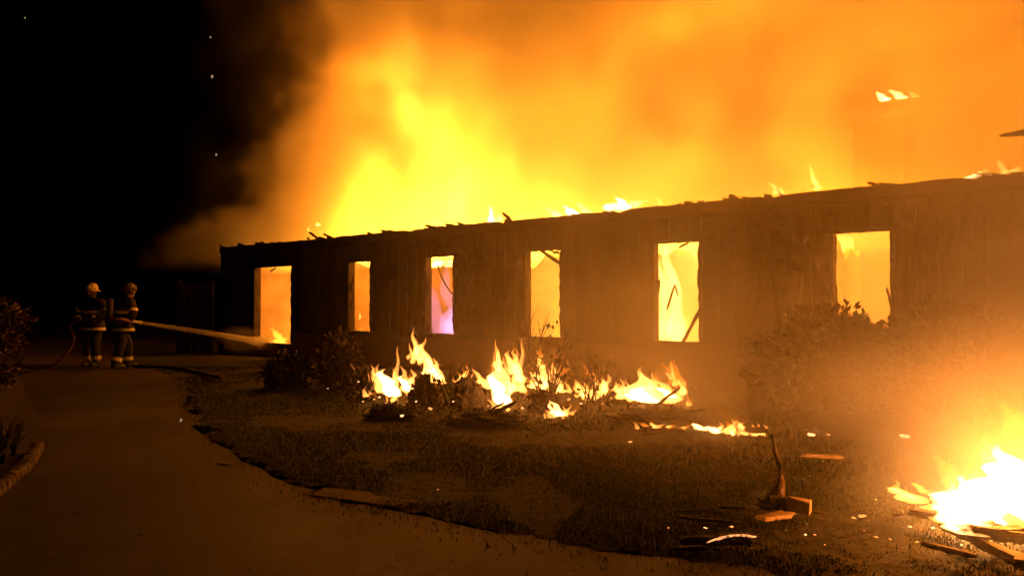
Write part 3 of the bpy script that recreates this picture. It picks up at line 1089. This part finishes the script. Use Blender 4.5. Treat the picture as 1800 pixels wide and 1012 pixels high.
bush('big rounded leafy bush in front of the sixth window', house(2.05, 1.3, 0), (.88, .7, .70), 6000, .1, 11)
bush('broad leafy bush right of the sixth window by the bonfire', house(.45, 1.3, 0), (1.15, .8, .74), 6000, .085, 12)
bush('tall leafy bush cut by the right picture edge', house(-1.3, 1.3, 0), (1.2, .9, .72), 5000, .085, 13)
bush('dark clipped hedge end at the left picture edge', Vector((-13.3, 19.0, 0)), (1.5, 1.2, .95), 5200, .11, 14, 'leaf_dry', 'plants left of the drive')
bush('low dark bank of shrubs left of the firefighters', Vector((-12.6, 16.4, 0)), (1.5, 1.3, .45), 3600, .1, 15, 'leaf_dry', 'plants left of the drive')
bush('bushy undergrowth between the hedge and the drive', Vector((-9.3, 12.6, 0)), (1.3, 1.0, .42), 3200, .09, 16, 'leaf_dry', 'plants left of the drive')

# strap-leaved plants and stone edging at the left
r = random.Random(42)
for k, (px, py, h) in enumerate([(4, 815, .5), (24, 800, .38), (-18, 850, .55)]):
    e = empty('strap_leaf_plant', on_ground(px, py))
    tag(e, ['strap leaved plant with pale upright blades at the left edge', 'smaller strap leaved plant beside the stone edging', 'strap leaved plant nearest the camera cut by the left edge'][k], 'plant', 'strap leaved plants by the drive')
    for j in range(22):
        a = r.uniform(0, 6.283); l = r.uniform(.1, .3); hh = h * r.uniform(.6, 1.1)
        bm = bmesh.new()
        side = Vector((-math.sin(a), math.cos(a), 0))
        prev = None
        for i in range(6):
            f = i / 5
            c = Vector((math.cos(a) * l * f ** 1.6, math.sin(a) * l * f ** 1.6, hh * (f - .25 * f ** 3)))
            w = .014 * (1 - f ** 2) + .001
            cur = (bm.verts.new(c - side * w), bm.verts.new(c + side * w))
            if prev: bm.faces.new((prev[0], prev[1], cur[1], cur[0]))
            prev = cur
        link('leaf', from_bm('leaf', bm), M['leaf'], e)
edging = smooth_line([on_ground(*p) for p in [(66, 792), (48, 822), (16, 852), (-30, 890), (-90, 935)]], 5)
for i in range(0, len(edging) - 1, 1):
    a, b = edging[i], edging[i + 1]
    bm = bmesh.new()
    bmesh.ops.create_icosphere(bm, subdivisions=2, radius=.5)
    for v in bm.verts:
        k = 1 + .18 * mnoise.noise(v.co * 3 + Vector((i * 7, 0, 0)))
        q = v.co * 2
        v.co = Vector((max(-.44, min(.44, q.x * .55)), max(-.4, min(.4, q.y * .5)), max(-.35, min(.4, q.z * .5)))) * k
    d = b - a
    o = link('edging_stone', from_bm('edging_stone', bm), M['stone'], None, (a + b) / 2 + Vector((0, 0, .045)), (0, 0, math.atan2(d.y, d.x)), (max(d.length, .1) * 1.02, .13, .12))
    tag(o, 'rough pale stone in the edging along the left of the drive', 'stone', 'edging stones along the drive')

# pale slabs at the lawn edge
for px, py, w, d, lab in [(600, 874, .42, .22, 'pale flat slab sunk at the lawn edge, the farther of two'), (664, 884, .5, .2, 'pale flat slab sunk at the lawn edge, the nearer of two'), (408, 818, .22, .13, 'small pale slab at the bend of the lawn edge')]:
    bm = bmesh.new(); bm_box(bm, (-w / 2, -d / 2, 0), (w / 2, d / 2, .03), .02, random.Random(px)); bmesh.ops.bevel(bm, geom=bm.edges[:], offset=.008, segments=1, affect='EDGES')
    o = link('paving_slab', from_bm('paving_slab', bm), M['stone'], None, on_ground(px, py, -.012), (0, 0, -.35))
    tag(o, lab, 'slab', 'slabs at the lawn edge')

# plank fence beyond the far end of the house
f0, f1 = house(T1 + .3, .1, 0), house(T1 + .3, .1, 0) + Vector((-2.2, .1, 0))
fe = empty('plank_fence', f0)
tag(fe, 'tall dark plank fence beyond the far end of the house', 'fence')
FU = box_mesh('fence_plank', (-.5, -.5, -.5), (.5, .5, .5)); FU.materials.append(M['fence'])
for k in range(5):
    o = link('plank', FU, None, fe, (-.1 - k * .2, r.uniform(-.008, .008), 1.0 + r.uniform(-.02, .02)), (0, r.uniform(-.008, .008), 0), (.18, .022, 2.0))
for z in (.4, 1.6):
    link('rail', FU, None, fe, (-.5, .04, z), None, (1.1, .05, .09))
for k in range(2):
    link('post', FU, None, fe, (-.05 - k * .95, .09, 1.05), None, (.1, .1, 2.1))

# ================================================================ LOOSE BURNING AND CHARRED THINGS
def timber(label, a, b, w, h, seed, material='charwood', name='charred_timber', group=None, bend=0):
    o = link(name, rough_bar(name, (Vector(b) - Vector(a)).length, w, h, seed, 10, .12 if material == 'board_pale' else .35, .3, bend), M[material])
    place_along(o, a, b)
    tag(o, label, 'timber', group)
    return o


def in_window(px, py, back):
    p = on_wall(px, py, -back)
    return house(p.x, -back, p.z)


timber('broken rafter fallen across the top corner of the fourth window', in_window(936, 430, .3), in_window(992, 468, .25), .07, .06, 901, 'char', 'fallen_rafter')
timber('thin lath crossing the top of the fourth window', in_window(945, 434, .28), in_window(992, 448, .2), .03, .03, 902, 'char', 'fallen_rafter')
timber('leaning charred rafter in the lower corner of the fifth window', in_window(1238, 530, .25), in_window(1198, 606, .3), .06, .05, 903, 'char', 'fallen_rafter')
timber('short broken stud standing inside the fifth window', in_window(1172, 545, .45), in_window(1186, 500, .45), .03, .04, 904, 'char', 'fallen_rafter')
timber('bent broken stud beside the short one inside the fifth window', in_window(1186, 500, .45), in_window(1192, 520, .45), .03, .03, 905, 'char', 'fallen_rafter')
# sagging cable in the third window
bm = bmesh.new()
pts = [in_window(770, 466, .2), in_window(775, 484, .2), in_window(783, 500, .2), in_window(793, 514, .18), in_window(804, 522, .15)]
bm_tube(bm, pts, [.018] * 5, 6)
tag(link('hanging_cable', from_bm('hanging_cable', bm, True), M['rubber']), 'dark cable hanging slantwise across the third window', 'cable')

# the burning boards lying on the lawn
L0 = on_ground(1118, 752); L1 = on_ground(1352, 768)
timber('long charred plank burning on the lawn, lying below the shrub row', L0 + Vector((0, 0, .07)), L1 + Vector((0, 0, .07)), .14, .06, 911, 'charwood', 'burning_plank', 'planks burning on the lawn')
timber('thin dark plank lying in front of the burning lawn plank', on_ground(1128, 774) + Vector((0, 0, .06)), on_ground(1225, 760) + Vector((0, 0, .06)), .05, .03, 912, 'charwood', 'burning_plank', 'planks burning on the lawn')
px_fire('plank_fire', 'ragged line of flame along the plank on the lawn', 1290, 766,
        [(1236, 756, 744, 30, 'flame_hot'), (1258, 760, 744, 30, 'flame_hot'), (1278, 762, 736, 26), (1296, 774, 752, 16, 'flame_hot'), (1308, 764, 740, 26), (1326, 768, 746, 26), (1342, 770, 752, 20), (1200, 754, 744, 22, 'flame_red'), (1180, 754, 744, 26, 'flame_red'), (1154, 752, 740, 20), (1136, 750, 740, 18, 'flame_red'), (1120, 754, 740, 8), (1288, 756, 740, 22, 'flame_red')], watts=16, lz=.15, depth=.04)


def ember(label, p, size, seed, group, material='ember', flat=.6, sx=1.0):
    rr = random.Random(seed)
    bm = bmesh.new()
    bmesh.ops.create_icosphere(bm, subdivisions=2, radius=.5)
    for v in bm.verts:
        v.co *= 1 + .5 * mnoise.noise(v.co * 4 + Vector((seed, 0, 0)))
    o = link('ember', from_bm('ember', bm), M[material], None, p, (rr.uniform(-.3, .3), rr.uniform(-.3, .3), rr.uniform(0, 3)), (size * sx, size, size * flat))
    tag(o, label, 'ember', group)
    return o


r = random.Random(77)
G1 = 'embers scattered under the shrub row'
for k, (px, py, s_) in enumerate([(608, 671, 8), (620, 668, 10), (641, 690, 7), (654, 691, 7), (660, 708, 5), (700, 688, 6), (756, 725, 9), (706, 738, 8), (578, 688, 4), (742, 660, 6), (770, 683, 6), (838, 690, 7), (845, 706, 6), (806, 700, 5), (1002, 708, 8), (1020, 716, 6), (1075, 706, 6), (795, 712, 5), (718, 700, 7), (668, 704, 6), (640, 712, 5), (730, 712, 5), (880, 730, 5), (920, 724, 6), (860, 720, 5), (680, 716, 6), (1060, 716, 5), (630, 676, 7)]):
    p = on_ground(px, py + 6)
    m = p.y / F_PX
    ember('small glowing ember among the charred litter under the shrub row', p + Vector((r.uniform(-.02, .02), 0, .05 + 6 * m)), s_ * m * .8, k, G1, 'ember_hot' if k % 2 else 'ember')
G2 = 'embers scattered on the open lawn'
for k, (px, py, s_) in enumerate([(1426, 765, 16), (1456, 765, 8), (1108, 778, 9), (1590, 768, 20), (1515, 909, 16), (1500, 912, 10), (1240, 930, 7), (1286, 928, 8), (1175, 930, 5), (1416, 942, 7), (1432, 942, 6), (1540, 946, 8), (1600, 928, 9), (1612, 955, 8), (1655, 915, 12), (1640, 930, 9), (1676, 945, 9), (1540, 880, 6), (770, 862, 4), (1565, 950, 6), (1520, 935, 5), (1690, 960, 8), (1450, 960, 5)]):
    p = on_ground(px, py, .05)
    m = p.y / F_PX
    ember('small glowing ember on the lawn ' + ('between the bent stake and the white fire' if px > 1430 and py > 850 else 'left of the bent stake by the black plank' if py > 900 else 'behind the bent stake' if py < 800 else 'near the bent stake'), p + Vector((0, 0, .01)), s_ * m * .62, 100 + k, G2, 'ember_hot' if k % 3 == 0 else 'ember', .5, 1.5)
G3 = 'sparks drifting in the night sky'
for k, (px, py, d) in enumerate([(44, 32, 17), (370, 66, 18), (373, 135, 16), (487, 178, 17), (380, 272, 19), (318, 741, 0), (1545, 656, 9.6)]):
    if d == 0:
        p = on_ground(px, py) + Vector((0, 0, .02)); d = p.y
    else:
        p = Vector((0, 0, EYE)) + ray(px, py) * d
    lab = ['tiny pale spark alone in the top left corner of the dark sky', 'highest of the three sparks in a column left of the smoke', 'middle spark of the column left of the smoke', 'tiny spark close to the left rim of the smoke', 'lowest spark of the column left of the smoke', 'tiny pale glint lying on the drive', 'bright speck caught in the bush below the sixth window'][k]
    ember(lab, p, (2.4 + 1.0 * (k % 3)) * d / F_PX, 200 + k, G3 if k < 5 else None, 'spark', 1.3)

# charred plank with glowing edge, lower middle
a, b = on_ground(1196, 950, .06), on_ground(1330, 946, .06)
timber('black burnt plank with a glowing upper edge on the near lawn', a, b, .07, .06, 921, 'char', 'charred_plank', 'charred wood on the near lawn')
e = link('glowing_edge', rough_bar('glowing_edge', .30, .016, .014, 922, 18, .8, .4, .02), M['ember_edge'], None)
place_along(e, on_ground(1244, 952, .095), on_ground(1318, 944, .095)); tag(e, 'curved line of glowing embers along the black plank', 'embers', 'charred wood on the near lawn')
# the bent upright with its block
base = on_ground(1372, 893, .05)
m = base.y / F_PX
u = empty('bent_stake', base)
tag(u, 'bent black stake standing upright in charred scraps on the lawn', 'stake')
bm = bmesh.new()
bm_tube(bm, [(-8 * m, 0, 0), (-4 * m, 0, 30 * m), (2 * m, 0, 46 * m), (-1 * m, 0, 72 * m), (-8 * m, .01, 98 * m), (-13 * m, .01, 128 * m)], [.055, .045, .026, .017, .014, .009], 7)
link('stick', from_bm('stick', bm, True), M['charwood'], u)
bm = bmesh.new()
bmesh.ops.create_icosphere(bm, subdivisions=3, radius=1)
for v in bm.verts:
    k = 1 + .4 * mnoise.noise(v.co * 2 + Vector((3, 0, 0))) + .25 * mnoise.noise(v.co * 6)
    v.co = Vector((v.co.x * 26 * m * k - 12 * m, v.co.y * .08 * k, max(v.co.z, -.05) * 28 * m * k))
link('charred_clump', from_bm('charred_clump', bm), M['char'], u)
for k, (dx, dz, L, ry, rz) in enumerate([(-40, 18, .22, .7, .2), (-30, 4, .3, -.1, .3), (-48, 10, .2, .3, -.4), (-10, 2, .32, .05, -.2)]):
    o = link('splinter', rough_bar('splinter', L, .03, .02, 930 + k, 6, .5, .4), M['charwood'], u, (dx * m, -.03, dz * m), (0, ry, rz))
bm = bmesh.new(); bm_box(bm, (-.075, -.05, 0), (.075, .05, .09), .012, random.Random(5)); bmesh.ops.bevel(bm, geom=bm.edges[:], offset=.006, segments=1, affect='EDGES')
o = link('wood_block', from_bm('wood_block', bm), M['board_pale'], None, on_ground(1404, 900, .05), (0, .05, -.5)); tag(o, 'pale scorched wooden block beside the bent stake', 'block')
timber('pale split board lying in front of the bent stake', on_ground(1330, 912, .07), on_ground(1388, 902, .07), .09, .025, 941, 'board_pale', 'split_board', 'charred wood on the near lawn')
timber('pinkish scorched slat lying behind the bent stake', on_ground(1410, 800, .07), on_ground(1480, 802, .07), .06, .03, 942, 'board_pale', 'split_board', 'charred wood on the near lawn')
r = random.Random(8)
for k in range(16):
    px, py = r.uniform(1150, 1620), r.uniform(890, 968)
    a = on_ground(px, py, .06)
    L = r.uniform(.08, .3); an = r.uniform(-.6, .6)
    timber('small black splinter on the lawn ' + ('left of the bent stake' if px < 1340 else 'between the bent stake and the white fire'), a, a + Vector((math.cos(an) * L, math.sin(an) * L, r.uniform(-.005, .03))), r.uniform(.015, .04), r.uniform(.01, .025), 950 + k, 'char', 'splinter', 'splinters strewn on the near lawn')
# timber heap under the white fire
for k, (x0, y0, x1, y1, w) in enumerate([(1650, 918, 1830, 1000, .07), (1600, 900, 1760, 925, .06), (1690, 930, 1850, 950, .09), (1720, 880, 1860, 960, .08), (1660, 890, 1800, 900, .07), (1770, 985, 1900, 1010, .06), (1620, 955, 1712, 975, .04), (1740, 940, 1880, 930, .1)]):
    timber(['long charred pole running out of the white fire to the picture corner', 'thin charred pole at the left rim of the white fire', 'thick beam under the front of the white fire', 'beam lying slantwise inside the white fire', 'beam at the back of the white fire', 'charred pole end in the bottom right corner', 'short splintered slat in front of the white fire', 'heavy log in the middle of the white fire'][k],
           on_ground(x0, y0, .07 + .03 * (k % 3)), on_ground(x1, y1, .08 + .03 * (k % 2)), w, w * .8, 970 + k, 'charwood', 'burning_timber', 'timbers of the white fire')

# the corner of another roof at the upper right
p = Vector((0, 0, EYE)) + ray(1757, 241) * 8.6
rc = empty('neighbouring_roof', p)
tag(rc, 'dark eave corner of another roof poking in at the upper right', 'roof')
bm = bmesh.new()
vs = [(x * .66, y * .66, z * .66) for x, y, z in [(0, 0, 0), (2.6, -.3, .03), (2.6, -.3, .12), (2.6, .5, .62), (0, 0, .03), (1.3, .9, .42), (2.6, .9, .6)]]
bv = [bm.verts.new(v) for v in vs]
for f in ((0, 1, 2, 4), (4, 2, 3), (4, 3, 5), (3, 6, 5), (0, 4, 5), (0, 5, 6, 1), (1, 6, 3, 2)):
    bm.faces.new([bv[i] for i in f])
bmesh.ops.recalc_face_normals(bm, faces=bm.faces[:])
link('roof_slope', from_bm('roof_slope', bm), M['roofing'], rc)
link('fascia', rough_bar('fascia', 1.75, .02, .045, 991, 8, .1, 0), M['charwood'], rc, (.02, -.03, .02), (0, -.02, -.115))
link('wall', box_mesh('wall', (1.3, .02, -3.0), (1.66, .5, .02)), M['sheathing'], rc)

# ================================================================ FIREFIGHTERS
def ring_between(bm, a, b, f0, f1, r0, r1, seg=12):
    a, b = Vector(a), Vector(b)
    bm_tube(bm, [a.lerp(b, f0), a.lerp(b, f1)], [r0, r1], seg)


def firefighter(label, loc, rotz, arms, helmet, band, lean=0.0, mask=False, legs=((-.16, .12), (.17, -.05))):
    root = empty('person', loc, rotz)
    tag(root, label, 'person', 'firefighters with the hose')
    J, E, Rr = [], [], []

    def v(p, rad, parent=None):
        J.append(p); Rr.append(rad)
        if parent is not None: E.append((parent, len(J) - 1))
        return len(J) - 1
    pel = v((0, 0, .96), .195)
    waist = v((0, lean * .3, 1.14), .19, pel)
    chest = v((0, lean * .7, 1.36), .215, waist)
    neck = v((0, lean, 1.53), .075, chest)
    head = v((0, lean + .02, 1.62), .095, neck)
    v((0, lean + .03, 1.76), .085, head)
    foot = []
    for s, (fx, fy) in zip((-1, 1), legs):
        hip = v((s * .12, 0, .88), .135, pel)
        kn = v((fx * .85, fy * .7 + .05, .5), .112, hip)
        an = v((fx, fy - .02, .12), .095, kn)
        foot.append((kn, an, (fx, fy)))
    arm = []
    for s, (el, wr) in zip((-1, 1), arms):
        sh = v((s * .225, lean * .8, 1.43), .105, chest)
        e_ = v(el, .09, sh)
        w_ = v(wr, .06, e_)
        arm.append((sh, e_, w_))
    me = bpy.data.meshes.new('body')
    me.from_pydata(J, E, [])
    body = link('body', me, M['turnout'], root)
    md = body.modifiers.new('skin', 'SKIN')
    for i, rad in enumerate(Rr):
        me.skin_vertices[0].data[i].radius = (rad, rad * .85 if i in (0, 1, 2) else rad)
    me.skin_vertices[0].data[0].use_root = True
    md.use_smooth_shade = True
    sb = body.modifiers.new('subsurf', 'SUBSURF'); sb.levels = 2; sb.render_levels = 2
    # coat skirt
    bm = bmesh.new()
    bm_lathe(bm, [(.215, 1.36), (.25, 1.2), (.25, 1.05), (.275, .86), (.285, .78), (.25, .78)], 20, 1.0, .8, (0, lean * .3, 0))
    link('coat', from_bm('coat', bm, True), M['turnout'], root)
    for zz, rad in ((.84, .282), (1.22, .255)):
        bm = bmesh.new()
        bm_lathe(bm, [(rad - .01, zz - .032), (rad, zz - .03), (rad - .004, zz + .03), (rad - .014, zz + .032)], 20, 1.0, .8, (0, lean * .3, 0))
        link('reflective_band', from_bm('reflective_band', bm), M[band if zz < 1 else 'band'], root)
    for kn, an, (fx, fy) in foot:
        bm = bmesh.new()
        ring_between(bm, J[kn], J[an], .70, .9, .108, .108)
        link('reflective_band', from_bm('reflective_band', bm), M['band'], root)
        bm = bmesh.new()
        bm_lathe(bm, [(.085, .0), (.09, .03), (.088, .1), (.085, .2)], 14, .8, 1.0, (fx, fy - .02, 0))
        bm_lathe(bm, [(.05, .0), (.058, .03), (.05, .075), (.02, .1)], 12, .95, 2.1, (fx, fy + .09, 0))
        link('boot', from_bm('boot', bm, True), M['rubber'], root)
    for sh, e_, w_ in arm:
        bm = bmesh.new()
        ring_between(bm, J[sh], J[e_], .55, .75, .106, .102)
        link('reflective_band', from_bm('reflective_band', bm), M['band'], root)
        bm = bmesh.new()
        ring_between(bm, J[e_], J[w_], .72, .9, .082, .076)
        link('reflective_band', from_bm('reflective_band', bm), M['band'], root)
        # glove: palm and five curled fingers
        d = (Vector(J[w_]) - Vector(J[e_])).normalized()
        c = Vector(J[w_])
        up = Vector((0, 0, 1)); sd = d.cross(up).normalized(); up = sd.cross(d)
        bm = bmesh.new()
        bm_tube(bm, [c - d * .02, c + d * .05, c + d * .1], [.045, .05, .042], 10)
        for f in range(4):
            o_ = c + d * .09 + up * (.034 - .022 * f)
            L = (.07, .08, .075, .06)[f]
            bm_tube(bm, [o_, o_ + d * L * .5, o_ + d * L * .7 + sd * .03, o_ + d * L * .35 + sd * .05], [.013, .0125, .012, .010], 6)
        o_ = c + d * .03 + up * .045
        bm_tube(bm, [o_, o_ + d * .03 + up * .02 + sd * .02, o_ + d * .06 + up * .005 + sd * .045], [.015, .014, .011], 6)
        link('glove', from_bm('glove', bm, True), M['rubber'], root)
    hc = Vector((0, lean + .03, 1.66))
    # face
    bm = bmesh.new()
    bm_lathe(bm, [(.03, -.13), (.062, -.11), (.082, -.05), (.09, .02), (.088, .08), (.06, .12)], 18, .92, 1.08, hc)
    bm_tube(bm, [hc + Vector((0, .09, .03)), hc + Vector((0, .118, -.025)), hc + Vector((0, .092, -.04))], [.011, .017, .011], 8)
    for s in (-1, 1):
        bm_tube(bm, [hc + Vector((s * .078, 0, .02)), hc + Vector((s * .092, -.01, .0)), hc + Vector((s * .078, 0, -.03))], [.012, .018, .010], 6)
    face = link('face', from_bm('face', bm, True), M['skin'], root)
    for s in (-1, 1):
        bm = bmesh.new(); bm_tube(bm, [hc + Vector((s * .033 - .013, .09, .02)), hc + Vector((s * .033 + .013, .09, .02))], [.009, .009], 6)
        link('eye', from_bm('eye', bm), M['rubber'], face)
    bm = bmesh.new(); bm_tube(bm, [hc + Vector((-.025, .083, -.07)), hc + Vector((.025, .083, -.07))], [.006, .006], 6)
    link('mouth', from_bm('mouth', bm), M['bark'], face)
    if mask:
        bm = bmesh.new()
        bm_lathe(bm, [(.02, -.12), (.07, -.1), (.098, -.03), (.1, .04), (.07, .09)], 18, .82, 1.0, hc + Vector((0, .022, 0)))
        link('breathing_mask', from_bm('breathing_mask', bm, True), M['steel'], root)
        bm = bmesh.new()
        bm_lathe(bm, [(.03, 0), (.075, .04), (.08, .1), (.08, .45), (.07, .5), (.03, .54)], 14, 1, 1, (0, -.255, .98))
        link('air_cylinder', from_bm('air_cylinder', bm, True), M['helmet_dark'], root)
    # helmet: dome, wide brim, comb and badge
    bm = bmesh.new()
    bm_lathe(bm, [(.118, .0), (.125, .04), (.118, .09), (.095, .135), (.055, .162), (.012, .172)], 20, .95, 1.14, hc + Vector((0, -.005, .045)))
    hm = link('helmet', from_bm('helmet', bm, True), M[helmet], root)
    bm = bmesh.new()
    bm_lathe(bm, [(.116, .0), (.165, -.022), (.168, -.012), (.116, .018)], 24, .88, 1.2, hc + Vector((0, -.02, .05)))
    link('brim', from_bm('brim', bm, True), M[helmet], hm)
    bm = bmesh.new(); bm_box(bm, (-.045, .128, .06), (.045, .142, .15)); bmesh.ops.bevel(bm, geom=bm.edges[:], offset=.006, segments=1, affect='EDGES')
    bmesh.ops.translate(bm, verts=bm.verts, vec=hc)
    link('badge', from_bm('badge', bm), M['band'], hm)
    return root


def facing(target, at):
    d = Vector(target) - Vector(at)
    return math.atan2(d.y, d.x) - math.pi / 2


P1 = on_ground(163, 643); P2 = on_ground(213, 646)
aim = house(*on_wall(470, 604))
nozzle = Vector((0, 0, EYE)) + ray(246, 567) * ((P2.y + .1))
rz1 = facing((aim.x - 4, aim.y - 12, 0), P1); rz2 = facing((aim.x, aim.y - 1.5, 0), P2)
inv2 = (Matrix.Translation(P2) @ Matrix.Rotation(rz2, 4, 'Z')).inverted()
inv1 = (Matrix.Translation(P1) @ Matrix.Rotation(rz1, 4, 'Z')).inverted()
nz = inv2 @ nozzle
grip2 = nz + Vector((0, -.28, .0))
firefighter('firefighter in a cream helmet and dark coat steadying the hose behind', P1, rz1,
            (((-.33, .02, 1.17), (-.12, .26, 1.06)), ((.34, .04, 1.16), (.16, .3, 1.06))), 'helmet_cream', 'band', .03, False)
firefighter('firefighter in a dark helmet and breathing mask aiming the nozzle', P2, rz2,
            (((-.3, .1, 1.15), tuple(grip2 + Vector((-.06, -.16, .02)))), ((.33, .1, 1.16), tuple(grip2 + Vector((.07, .0, .02))))), 'helmet_dark', 'band_lime', .13, True, ((-.2, .26), (.2, -.2)))

# hose: from the nozzle back between the two and down along the ground
nd = (aim - nozzle).normalized()
h1 = Matrix.Translation(P1) @ Matrix.Rotation(rz1, 4, 'Z') @ Vector((0.02, .34, 1.05))
pts = smooth_line([nozzle - nd * .25, nozzle - nd * .6, h1 + Vector((.15, 0, 0)), h1 + Vector((-.25, -.02, -.1)), on_ground(140, 605) * 0 + P1 + Vector((-.25, -.35, .55)), P1 + Vector((-.5, -.45, .15)), P1 + Vector((-.75, -.5, .04)), P1 + Vector((-1.6, -.3, .04)), P1 + Vector((-3.0, .3, .04)), P1 + Vector((-6, -.2, .04))], 6)
bm = bmesh.new(); bm_tube(bm, pts, [.036] * len(pts), 10)
hs = link('fire_hose', from_bm('fire_hose', bm, True), M['hose']); tag(hs, 'dull red fire hose held by both firefighters and trailing on the ground', 'hose')
bm = bmesh.new(); bm_lathe(bm, [(.036, -.3), (.042, -.28), (.042, -.16), (.03, -.14), (.03, -.05), (.046, -.03), (.046, .03), (.038, .04)], 14)
o = link('nozzle', from_bm('nozzle', bm, True), M['steel'], hs, nozzle); o.rotation_euler = nd.to_track_quat('Z', 'Y').to_euler()
# second hose line lying on the ground
bm = bmesh.new(); pts = smooth_line([on_ground(236, 643, .035), on_ground(262, 644, .035), on_ground(300, 645, .035), on_ground(340, 652, .035), on_ground(388, 664, .085)], 5)
bm_tube(bm, pts, [.034] * len(pts), 8)
tag(link('ground_hose', from_bm('ground_hose', bm, True), M['stone']), 'pale hose line lying on the ground at the firefighters\' feet', 'hose')


# the jet of water
def mat_jet():
    s = Nodes('water_spray')
    v = s.n('ShaderNodeVolumeScatter')
    v.inputs['Color'].default_value = (.95, .95, .95, 1)
    v.inputs['Density'].default_value = 4.0
    v.inputs['Anisotropy'].default_value = .3
    s.link(v.outputs[0], s.out.inputs['Volume'])
    tr = s.n('ShaderNodeBsdfTransparent'); df = s.n('ShaderNodeBsdfTranslucent'); df.inputs['Color'].default_value = (.9, .9, .9, 1)
    df2 = s.n('ShaderNodeBsdfDiffuse'); df2.inputs['Color'].default_value = (.9, .9, .9, 1)
    ad = s.n('ShaderNodeMixShader'); ad.inputs[0].default_value = .5
    s.link(df.outputs[0], ad.inputs[1]); s.link(df2.outputs[0], ad.inputs[2])
    mx = s.n('ShaderNodeMixShader'); mx.inputs[0].default_value = .16
    s.link(tr.outputs[0], mx.inputs[1]); s.link(ad.outputs[0], mx.inputs[2])
    s.link(mx.outputs[0], s.out.inputs['Surface'])
    return s.m


n = 26
L = (aim - nozzle).length
bm = bmesh.new()
pts, rad = [], []
for i in range(n):
    f = i / (n - 1)
    p = nozzle.lerp(aim + Vector((.0, .1, 0)), f) + Vector((0, 0, .02 * math.sin(f * math.pi)))
    pts.append(p)
    rad.append((.036 + .06 * f + .10 * max(0, f - .8) / .2) * (1 + .12 * mnoise.noise(Vector((i * .7, 0, 0)))))
bm_tube(bm, pts, rad, 12)
tag(link('water_jet', from_bm('water_jet', bm, True), mat_jet()), 'straight jet of water shot from the nozzle into the first window', 'water jet')

# fallen ash and leaf litter on the drive
r = random.Random(55)
lv, lf = [], []
for _ in range(900):
    Yd = 3.6 + 14 * r.random() ** 1.8
    x = r.uniform(-.7, .5) * Yd
    if inside(lawn_test, x, Yd):
        continue
    a = r.uniform(0, 6.283); L = r.uniform(.012, .05); w = L * r.uniform(.3, .8)
    u = Vector((math.cos(a), math.sin(a), r.uniform(-.2, .4))); v = Vector((-math.sin(a), math.cos(a), r.uniform(-.3, .3)))
    c = Vector((x, Yd, .02)); i = len(lv)
    lv += [c, c + u * L * .5 + v * w * .5, c + u * L, c + u * L * .5 - v * w * .5]
    lf.append((i, i + 1, i + 2, i + 3))
me = bpy.data.meshes.new('leaf_litter'); me.from_pydata([tuple(v) for v in lv], [], lf)
tag(link('leaf_litter', me, M['bark']), 'dark ash flakes and dead leaves strewn over the drive', 'litter', kind='stuff')

# mist where the jet breaks up at the window
s_ = Nodes('spray_mist')
v_ = s_.n('ShaderNodeVolumeScatter')
v_.inputs['Color'].default_value = (.95, .95, .95, 1)
v_.inputs['Density'].default_value = .07
s_.link(v_.outputs[0], s_.out.inputs['Volume'])
bm = bmesh.new()
bmesh.ops.create_icosphere(bm, subdivisions=4, radius=1)
for v in bm.verts:
    d = v.co.normalized()
    k = 1 + .35 * mnoise.noise(d * 1.8 + Vector((4, 0, 0))) + .2 * mnoise.noise(d * 4.5)
    v.co = Vector((d.x * 1.1, d.y * .5, d.z * .34)) * k
mist = link('spray_mist', from_bm('spray_mist', bm, True), s_.m, bpy.data.objects['water_jet'], aim + WALL_N * .5 + Vector((-.15, 0, .12)), (0, 0, WALL_ANGLE))
